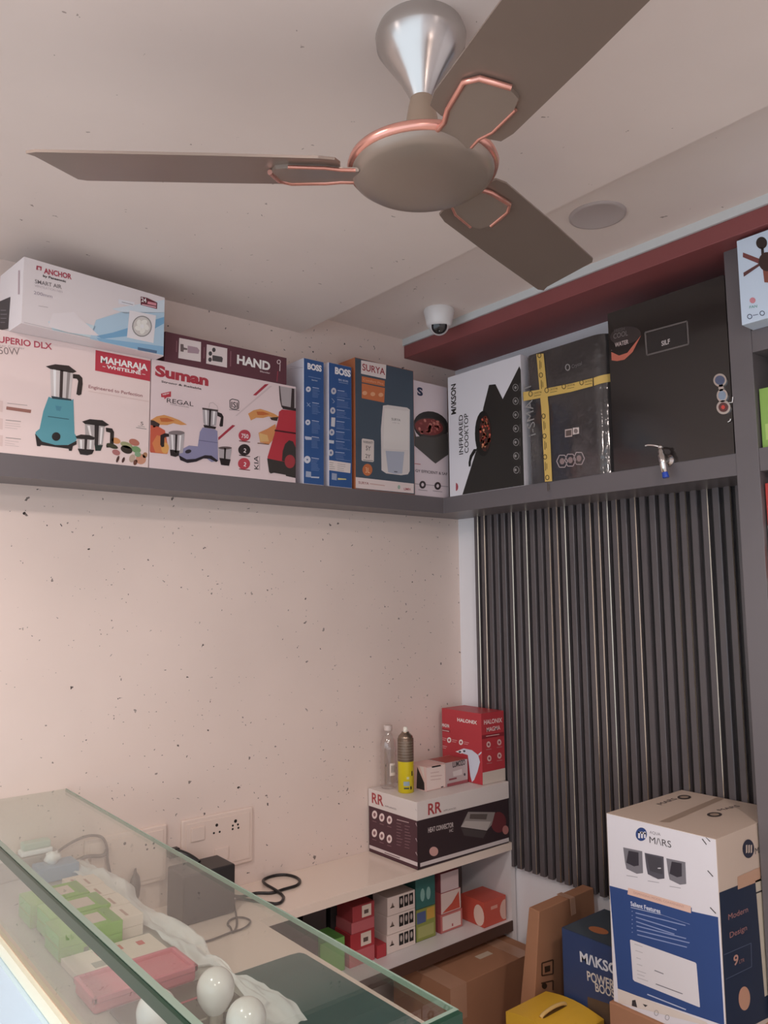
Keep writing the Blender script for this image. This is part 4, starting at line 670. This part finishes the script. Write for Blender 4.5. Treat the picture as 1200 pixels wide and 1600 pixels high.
first = None
for i in range(5):
    for k in (0, 1):
        if i == 0 and k: continue
        pos = Vector((.003*(i % 2), .076*(4-i), k*.0205)); w_ = ['fifth', 'fourth', 'third', 'second', 'front']
        lab = 'small white carton in the row behind the green boxes, %s from the front, %s layer' % (w_[i], 'top' if k else 'bottom') if i < 4 else 'small white carton at the front of the row, %s layer' % ('top' if k else 'bottom')
        if first is None:
            m = MB(); m.box(-1.506, -1.462, -.545, -.473, ZC, ZC+.02, P('#e2d0c2')); f = faceT(m, -1.506, -.545, ZC+.02); f.fill(.012, .018, .01, .05, '#b08070', 0); first = m.build('white_carton', bevel=.0008); base = Vector(first.location); o = first; o.location = base+pos
        else: o = first.copy(); COL.objects.link(o); o.location = base+pos
        tag(o, lab, 'box', 'small white cartons in the display case')
m = MB(); m.box(-1.632, -1.462, -.688, -.575, ZC, ZC+.012, P('#ddcdbd')); f = faceT(m, -1.632, -.688, ZC+.012); f.fill(.055, .105, .075, .098, '#cf5a50', 0); f.fill(.035, .06, .03, .055, '#8a8a7e', 0); f.fill(.075, .085, .03, .045, '#5a8a6a', 0); f.fill(.132, .145, .07, .09, '#d24a44', 0)
tag(m.build('flat_carton', bevel=.001), 'flat cream carton with red stripe between the green boxes and pink tray', 'box')
t = thing('pink_tray', (-1.55, -.75, ZC), 'rose pink plastic tray in the display case between cream carton and bulbs', 'tray'); PK = mat('#c9707c', .35, 0, 1.1)
m = MB(); m.box(-1.648, -1.468, -.797, -.702, ZC, ZC+.022, PK); m.build('base', t, bevel=.006)
m = MB()
for a, b, c, d in ((-1.650, -1.466, -.800, -.792), (-1.650, -1.466, -.707, -.700), (-1.650, -1.642, -.8, -.7), (-1.474, -1.466, -.8, -.7)): m.box(a, b, c, d, ZC+.018, ZC+.029, PK)
m.build('rim', t, bevel=.002)
m = MB(); m.box(-1.625, -1.44, -.955, -.803, ZC, ZC+.006, mat('#57554c', .25, 0, 1, .5)); f = faceT(m, -1.625, -.955, ZC+.006); f.fill(.04, .15, .09, .096, '#b8505c', 0); f.fill(.01, .16, .02, .026, '#8a8a7a', 0)
tag(m.build('serving_plate', bevel=.002), 'flat dark grey plate with thin pink stripe beneath the white bulbs', 'plate')
BU = mat('#e9e4e2', .18, 0, 1, .6, coat=.3)
for k, (px, py, lab) in enumerate(((336, 1600, 'white LED bulb standing in the middle of the case right of the glass edge'), (243, 1640, 'white LED bulb cut by the bottom frame edge left of the green glass edge'), (384, 1655, 'white LED bulb just showing at the bottom edge right of the middle bulb'))):
    c = bp(px, py, 2, ZC+.0065); c.z = ZC+.0065; t = thing('light_bulb', c, lab, 'light bulb', 'LED bulbs in the display case')
    m = MB(); m.lathe([(.013, 0), (.0135, .012), (.014, .018)], c, mat('#b9b4ae', .25, .9), n=28); m.build('screw_cap', t)
    m = MB(); m.lathe([(.014, .018), (.022, .028), (.028, .040), (.0295, .054)]+[(.0295*math.cos(math.radians(a)), .054+.030*math.sin(math.radians(a))) for a in range(10, 91, 10)], c, BU, n=36, caps=False); m.build('dome', t)
# ------------------------------------------------------------ lower shelf stock
ZL = .5045
def small(name, x0, x1, y0, y1, z0, z1, side, front, label, deco=None, group=None, cat='box'):
    m = MB(); m.box(x0, x1, y0, y1, z0, z1, P(side)); f = faceY(m, x0, y0, z0, x1, z1)
    if front: f.fill(.001, x1-x0-.001, .001, z1-z0-.001, front, 0)
    if deco: deco(f, m, x1-x0, z1-z0)
    return tag(m.build(name, bevel=.0008), label, cat, group)
def d_or(f, m, w, h):
    f.put([(w*(.93+.22*math.cos(k/14*6.283)*(-1)), h*(.45+.4*math.sin(k/14*6.283))) for k in range(14) if w*(.93-.22*math.cos(k/14*6.283)) < w], '#e0b2a2'); f.fill(w*.3, w*.6, h*.62, h*.75, '#e39a86', 1)
    g = faceX(m, f.o.x, -.125, ZL, -.234, .585); g.put([(.085+.024*math.cos(k/16*6.283), .035+.034*math.sin(k/16*6.283)) for k in range(16)], '#e6c4b4')
small('lamp_box', -.149, -.041, -.234, -.125, ZL, .586, '#cf4a38', '#d2503c', 'orange-red box with pale ovals at the right end of the lower shelf', d_or)
def d_w(f, m, w, h): f.fill(w*.08, w*.92, h*.12, h*.88, '#dcc9c2', 1); f.fill(w*.5, w*.56, h*.2, h*.35, '#b05050', 2)
def d_sail(f, m, w, h): f.put([(w*.05, h*.05), (w*.95, h*.05), (w*.9, h*.85), (w*.55, h*.4)], '#cc4a34', 1)
small('bulb_box', -.290, -.190, -.172, -.09, ZL, .563, '#b04a4c', '#c46a62', 'white-fronted red box at the bottom of the stack beside the orange-red box', d_w, 'small boxes on the lower shelf')
small('bulb_box', -.288, -.196, -.172, -.09, .5635, .630, '#b04a4c', '#dcc6bc', 'cream box with orange sail shape in the middle of the right-hand stack', d_sail, 'small boxes on the lower shelf')
small('bulb_box', -.288, -.204, -.172, -.09, .6305, .692, '#8a3c44', '#cdb8b8', 'grey-pink box on top of the right-hand stack under the worktop', None, 'small boxes on the lower shelf')
def d_yg(f, m, w, h): f.fill(w*.05, w*.5, h*.55, h*.9, '#4a5a8a', 1); f.fill(w*.55, w*.95, h*.6, h*.95, '#d0a03c', 1); f.fill(w*.1, w*.9, h*.1, h*.45, '#a5a860', 1)
small('bulb_box', -.395, -.309, -.168, -.09, ZL, .603, '#4a5a44', '#8a9440', 'yellow-green box with purple and orange patches below the teal box', d_yg, 'small boxes on the lower shelf')
def d_t(f, m, w, h):
    for c in (.35, .65): f.put([(w*(c+.11*math.cos(k/12*6.283)), h*(.4+.2*math.sin(k/12*6.283))) for k in range(12)], '#7fb0a8', 1)
small('bulb_box', -.395, -.309, -.168, -.09, .6035, .705, '#24504a', '#2e6a64', 'teal box with two pale ovals on top of the yellow-green box', d_t, 'small boxes on the lower shelf')
def d_wb(f, m, w, h):
    for c in (.42, .60, .78): f.fill(w*c, w*(c+.15), h*.25, h*.88, '#1c1a1a', 1); f.put([(w*(c+.075+.04*math.cos(k/10*6.283)), h*(.6+.18*math.sin(k/10*6.283))) for k in range(10)], '#b9aea6', 2)
    f.fill(w*.1, w*.25, h*.4, h*.46, '#7a6a60', 1); f.put([(w*.12, h*.4), (w*.24, h*.4), (w*.18, h*.7)], '#7a6a60', 1)
for k, lab in enumerate(('white box with black bulb pictures at the bottom of its stack of three', 'white box with black bulb pictures in the middle of its stack of three', 'white box with black bulb pictures on top of its stack of three')):
    small('bulb_box', -.520+.002*k, -.401, -.172, -.10, ZL+k*.0555, ZL+k*.0555+.055, '#c9bab2', '#ddcfc6', lab, d_wb, 'white bulb boxes on the lower shelf')
def d_rl(f, m, w, h): f.fill(w*.42, w*.85, h*.15, h*.9, '#d8c6b8', 1); f.fill(w*.52, w*.72, h*.35, h*.6, '#5a4a44', 2)
for k, (z0, z1, c, dd, lab) in enumerate(((ZL, .548, '#c0565c', None, 'pinkish red box at the bottom of the red stack on the lower shelf'), (.5485, .598, '#b02c34', d_rl, 'red box with cream label, second from the bottom of the red stack'), (.5985, .630, '#c05a60', None, 'thin pink box, third from the bottom of the red stack'), (.6305, .676, '#a8343a', d_rl, 'red box with cream label on top of the red stack'))):
    small('bulb_box', -.662+.004*k, -.566, -.170, -.09, z0, z1, c, None, lab, dd, 'red boxes on the lower shelf')
small('bulb_box', -.560, -.524, -.175, -.12, ZL, .542, '#b83038', None, 'tiny red box lying between the red stack and the white stack', None, 'small boxes on the lower shelf')
small('bulb_box', -.765, -.676, -.165, -.08, ZL, .600, '#5a9a42', '#6aa84a', 'green box seen through the glass left of the red stack', None, 'small boxes on the lower shelf')
small('dark_box', -.67, -.53, -.085, -.02, ZL, .70, '#2a2626', None, 'black box standing behind the red stack on the lower shelf', None, 'dark boxes on the lower shelf')
small('dark_box', -.86, -.775, -.17, -.03, ZL, .64, '#3a3030', None, 'dark brown box left of the green box on the lower shelf', None, 'dark boxes on the lower shelf')
small('dark_box', -.765, -.68, -.075, -.02, ZL, .67, '#4a3f40', None, 'dark grey box behind the green box on the lower shelf', None, 'dark boxes on the lower shelf')
small('bulb_box', -.95, -.87, -.19, -.1, ZL, .58, '#b08a74', None, 'tan box deepest left on the lower shelf seen through the glass', None, 'small boxes on the lower shelf')
# ------------------------------------------------------------ cartons on the floor
KR = mat('#9a7056', .7, 0, 1.25, .2, vary=.06, bscale=12); KT = mat('#a8836c', .3, 0, 1.25, .4)
t = thing('cardboard_carton', (-.23, -.24, 0), 'large brown cardboard carton with taped top in front of the lower shelf', 'box', 'brown cartons')
m = MB(); m.box(-.435, -.034, -.365, -.10, 0, .448, KR); m.build('body', t, bevel=.002)
m = MB(); m.box(-.437, -.37, -.367, -.10, .4482, .4494, KT); m.box(-.437, -.37, -.3668, -.3652, .35, .449, KT); m.build('tape', t)
m = MB(); m.box(-.13, -.075, -.367, -.10, .4482, .4494, KT); m.build('tape', t)
m = MB(); lb = bp(756, 1492, 2, .4495); m.box(lb.x-.03, lb.x+.03, lb.y-.012, lb.y+.012, .4483, .4492, P('#c9b49c')); tag(m.build('sticker', t), 'small pale sticker')
t = thing('cardboard_carton', (-.2, -.58, 0), 'tall narrow brown carton standing on edge against the fluted panel', 'box', 'brown cartons')
m = MB(); m.hexa([(-.42, -.615, 0), (-.03, -.612, 0), (-.03, -.565, 0), (-.42, -.545, 0), (-.299, -.597, .700), (-.028, -.588, .700), (-.028, -.548, .700), (-.297, -.557, .700)], KR); f = Face(m, (-.42, -.6, 0), (1, 0, 0), (0, 0, 1), (-.002, -1, .03)).view(600, 1340, 3.333)
m.build('body', t, bevel=.002)
m = MB(); f = Face(m, (-.40, -.6045, .45), (1, .008, 0), (0, .026, 1), Vector((1, .008, 0)).cross(Vector((0, .026, 1)))).view(600, 1340, 3.333)
f.path([(822, 550), (880, 532), (880, 605), (822, 615), (822, 550)], 7, '#4a3020'); f.poly([(835, 568), (865, 560), (865, 590), (838, 600)], '#3a2618'); f.path([(818, 655), (880, 640), (880, 690)], 7, '#4a3020'); f.ell(835, 668, 14, 16, '#3a2618'); m.build('printed_marks', t)
a = bp(875, 1397, 2, .7005); m = MB(); m.prism([(a.x-.012, -.599, .7012), (a.x+.012, -.598, .7012), (a.x+.012, -.549, .7012), (a.x-.012, -.550, .7012)], (0, 0, .0008), KT); m.prism([(a.x-.012, -.6005, .7015), (a.x+.012, -.5995, .7015), (a.x+.012, -.6025, .655), (a.x-.012, -.6035, .655)], (0, .0012, 0), KT); m.build('tape', t)
# booster box
m = MB(); m.box(-.30, -.10, -.886, -.677, .3005, .681, P('#2c3a5c')); f = faceX(m, -.30, -.677, .3005, -.886, .681).view(860, 1200, 3.529)
f.fill(.002, .207, .002, .378, '#2b3d6c', 0); f.text('M/\\KSON', (165, 1065), (480, 1185), (168, 1012), '#d5d8e0', .03); f.text('POWERFUL', (205, 1170), (440, 1255), (208, 1120), '#cfc8c0', .02); f.text('BOOSTER', (250, 1230), (450, 1302), (252, 1185), '#cfc8c0', .02)
f.poly([(205, 1260), (380, 1320), (380, 1420), (210, 1420)], '#5a4638')
g = faceT(m, -.30, -.886, .681); g.fill(.002, .198, .002, .206, '#3c4650', 0); g.put([(.06+.02*math.cos(k/14*6.283), .13+.03*math.sin(k/14*6.283)) for k in range(14)], '#b5683c', 2); g.fill(.10, .16, .04, .12, '#4a5058', 1)
tag(m.build('blender_box', bevel=.001), 'navy MAKSON powerful booster box between the narrow carton and the MARS box', 'box')
m = MB(); m.box(-.31, -.07, -.885, -.66, 0, .30, KR); tag(m.build('cardboard_carton', bevel=.002), 'brown carton underneath the navy MAKSON box', 'box', 'brown cartons')
# yellow box
YE = P('#e0ab22'); t = thing('yellow_box', (-.39, -.72, .20), 'yellow box with carrying handle slot at the bottom of the picture', 'box')
m = MB(); xa, xb, ya, yb = -.478, -.312, -.815, -.622; zc = .497
rows_ = []; N = 8
pf = [(ya, .20), (yb, .20)]+[(yb+(ya-yb)*k/N, zc+.012*math.sin(math.pi*k/N)) for k in range(N+1)]
m.prism([(xa, y, z) for y, z in pf], (xb-xa, 0, 0), YE); m.build('body', t, bevel=.0015)
m = MB(); hzz = zc+.0125
for dy, c in ((.0, '#8a5a10'),): m.box(-.448, -.352, -.727, -.713, hzz, hzz+.0006, P('#5a3c10'))
m.tube(spline([(-.452, -.72, hzz), (-.44, -.72, hzz+.006), (-.40, -.72, hzz+.010), (-.36, -.72, hzz+.006), (-.348, -.72, hzz)]), .005, mat('#c9a86a', .4), 8); m.build('handle', t)
m = MB(); m.box(-.50, -.325, -.84, -.63, 0, .1995, KR); tag(m.build('cardboard_carton', bevel=.002), 'brown carton under the yellow box near the floor', 'box', 'brown cartons')
# MARS box
x0, x1, y0, y1, z0, z1 = -.392, -.031, -1.196, -.905, .600, 1.051
m = MB(); m.box(x0, x1, y0, y1, z0, z1, P('#cfb8a4')); f = faceX(m, x0, y1, z0, y0, z1).view(860, 1200, 3.529); f.fill(.001, y1-y0-.001, .001, z1-z0-.001, '#dcd8dc', 0)
f.poly([(326, 648), (780, 770), (780, 790), (925, 822), (960, 1420), (380, 1222), (372, 1215)], '#2a4684', 1); f.poly([(430, 660), (776, 762), (776, 800), (426, 696)], '#e2b8a4', 2); f.text('DISPENSING MODEL CONVENIENT', (460, 692), (740, 772), (460, 680), '#c08c80', 0, 3)
f.ell(502, 365, 31, 37, '#28407c', 2)
f.poly([(485, 350), (525, 356), (528, 366), (485, 358)], '#dcd8dc', 3)
for x in (485, 501, 517): f.poly([(x, 350), (x+10, 352), (x+10, 388), (x, 385)], '#dcd8dc', 3)
f.text('AQUA', (548, 360), (608, 374), (549, 345), '#8a8084', 0, 2); f.text('M/\\RS', (548, 412), (668, 440), (549, 376), '#4a4448', .0, 2)
for k, x in enumerate((402, 520, 640)):
    yo = k*30; T = lambda pts: [(x+a, 437+yo+b) for a, b in pts]
    f.poly(T([(0, 0), (105, 22), (110, 142), (75, 146), (18, 118), (10, 80)]), '#77747a' if k != 1 else '#55525a', 2)
    if k == 1: f.poly(T([(8, 8), (96, 30), (100, 120), (30, 100)]), '#46434a', 3); f.ell(x+82, 437+yo+85, 10, 3, '#d0ccd0', 4); f.line(x+40, 437+yo+132, x+55, 437+yo+138, 3, '#d0ccd0', 4)
    else: f.poly(T([(30, 18), (85, 28), (86, 100), (60, 105), (18, 85), (24, 50)]), '#37333a', 3)
    f.line(x+18, 437+yo+155, x+80, 437+yo+165, 3, '#9a969c', 2)
f.text('Salient Features', (444, 758), (608, 802), (446, 735), '#d5d9e8', .02, 2); f.line(444, 768, 612, 808, 3, '#b9c2dc', 2); f.line(612, 808, 770, 862, 2, '#8f9cc4', 2)
for k in range(6): f.line(470+k*2, 798+k*24, 470+random.uniform(190, 300), 798+k*24+70, 6, '#7f90c0', 2); f.ell(452, 790+k*23, 3, 3, '#7f90c0', 2)
f.poly([(440, 948), (446, 946), (800, 1072), (806, 1080), (826, 1318), (820, 1318), (465, 1175), (456, 1165)], '#d9d4d6', 2)
for x, y, l in ((465, 970, 45), (470, 1005, 40), (475, 1045, 25), (478, 1080, 30), (478, 1115, 50), (480, 1135, 40), (480, 1155, 60)): f.line(x, y, x+l, y+l*.34, 3, '#b0aaae', 3)
f.line(575, 1115, 625, 1135, 5, '#77737a', 3); f.line(582, 1190, 730, 1245, 5, '#77737a', 3); f.line(535, 1247, 748, 1332, 6, '#b5bcd4', 2); f.poly([(372, 1215), (860, 1400), (880, 1425), (375, 1310)], '#d9cdc2', 2)
f.poly([(452, 1280), (470, 1278), (480, 1320), (450, 1310)], '#3a3638', 3); f.poly([(510, 1300), (538, 1308), (524, 1318)], '#3a3638', 3)
for x, y in ((585, 1350), (645, 1375)): f.ring(x, y, 12, 16, 3, '#9a9496', 3)
for a, b in (((838, 390), (862, 422)), ((858, 375), (882, 405)), ((868, 565), (898, 598)), ((882, 768), (914, 802))): f.line(*a, *b, 5, '#4a4648', 4)
g = faceY(m, x0, y0, z0, x1, z1).view(860, 1200, 3.529); g.poly([(925, 690), (1030, 648), (1240, 560), (1300, 1500), (960, 1500)], '#222c40', 1); g.poly([(1030, 600), (1155, 545), (1160, 620), (1032, 670)], '#c99a7c', 2); g.poly([(1128, 622), (1180, 600), (1215, 1240), (1180, 1260)], '#c9bba6', 2); g.line(1130, 690, 1175, 672, 8, '#2a2626', 3)
g.ell(1090, 445, 32, 52, '#2a2c3c', 2)
for x in (1076, 1089, 1102): g.poly([(x, 425), (x+8, 422), (x+8, 465), (x, 470)], '#c9b4a2', 3)
g.text('MARS', (1128, 475), (1200, 450), (1128, 440), '#33303a', 0, 2); g.text('Modern', (980, 838), (1088, 792), (982, 805), '#a87068', .0, 2); g.text('Design', (988, 938), (1082, 892), (990, 905), '#a87068', .0, 2); g.path([(955, 1030), (1105, 965), (1108, 1095), (965, 1165)], 3, '#55607a', 2); g.text('9', (1008, 1090), (1035, 1078), (1008, 1035), '#c08a78', .02, 3); g.text('LTR', (1040, 1078), (1068, 1066), (1040, 1058), '#a87068', 0, 3); g.ell(1068, 1270, 32, 66, '#c98f72', 2)
g = faceT(m, x0, y0, z1).view(860, 1200, 3.529); g.clip = (.001, x1-x0-.001, .001, y1-y0-.001); g.poly([(600, 297), (660, 300), (1075, 130), (1040, 122)], '#a58c78', 1); g.ell(738, 162, 38, 12, '#3a3230', 2); g.ell(738, 162, 24, 6, '#a58c78', 3); g.ell(905, 258, 42, 13, '#3a3230', 2); g.ell(905, 258, 26, 7, '#a58c78', 3)
g.text('MARS', (612, 205), (702, 172), (607, 190), '#55484a', .0, 2); g.text('MARS', (940, 238), (1050, 212), (935, 226), '#55484a', .0, 2)
tag(m.build('water_purifier_box', bevel=.0015), 'tall white and blue AQUA MARS purifier box on a brown carton beside the upright', 'box')
m = MB(); m.box(-.402, -.03, -1.198, -.898, 0, .5995, KR); tag(m.build('cardboard_carton', bevel=.002), 'brown carton carrying the white and blue MARS box', 'box', 'brown cartons')
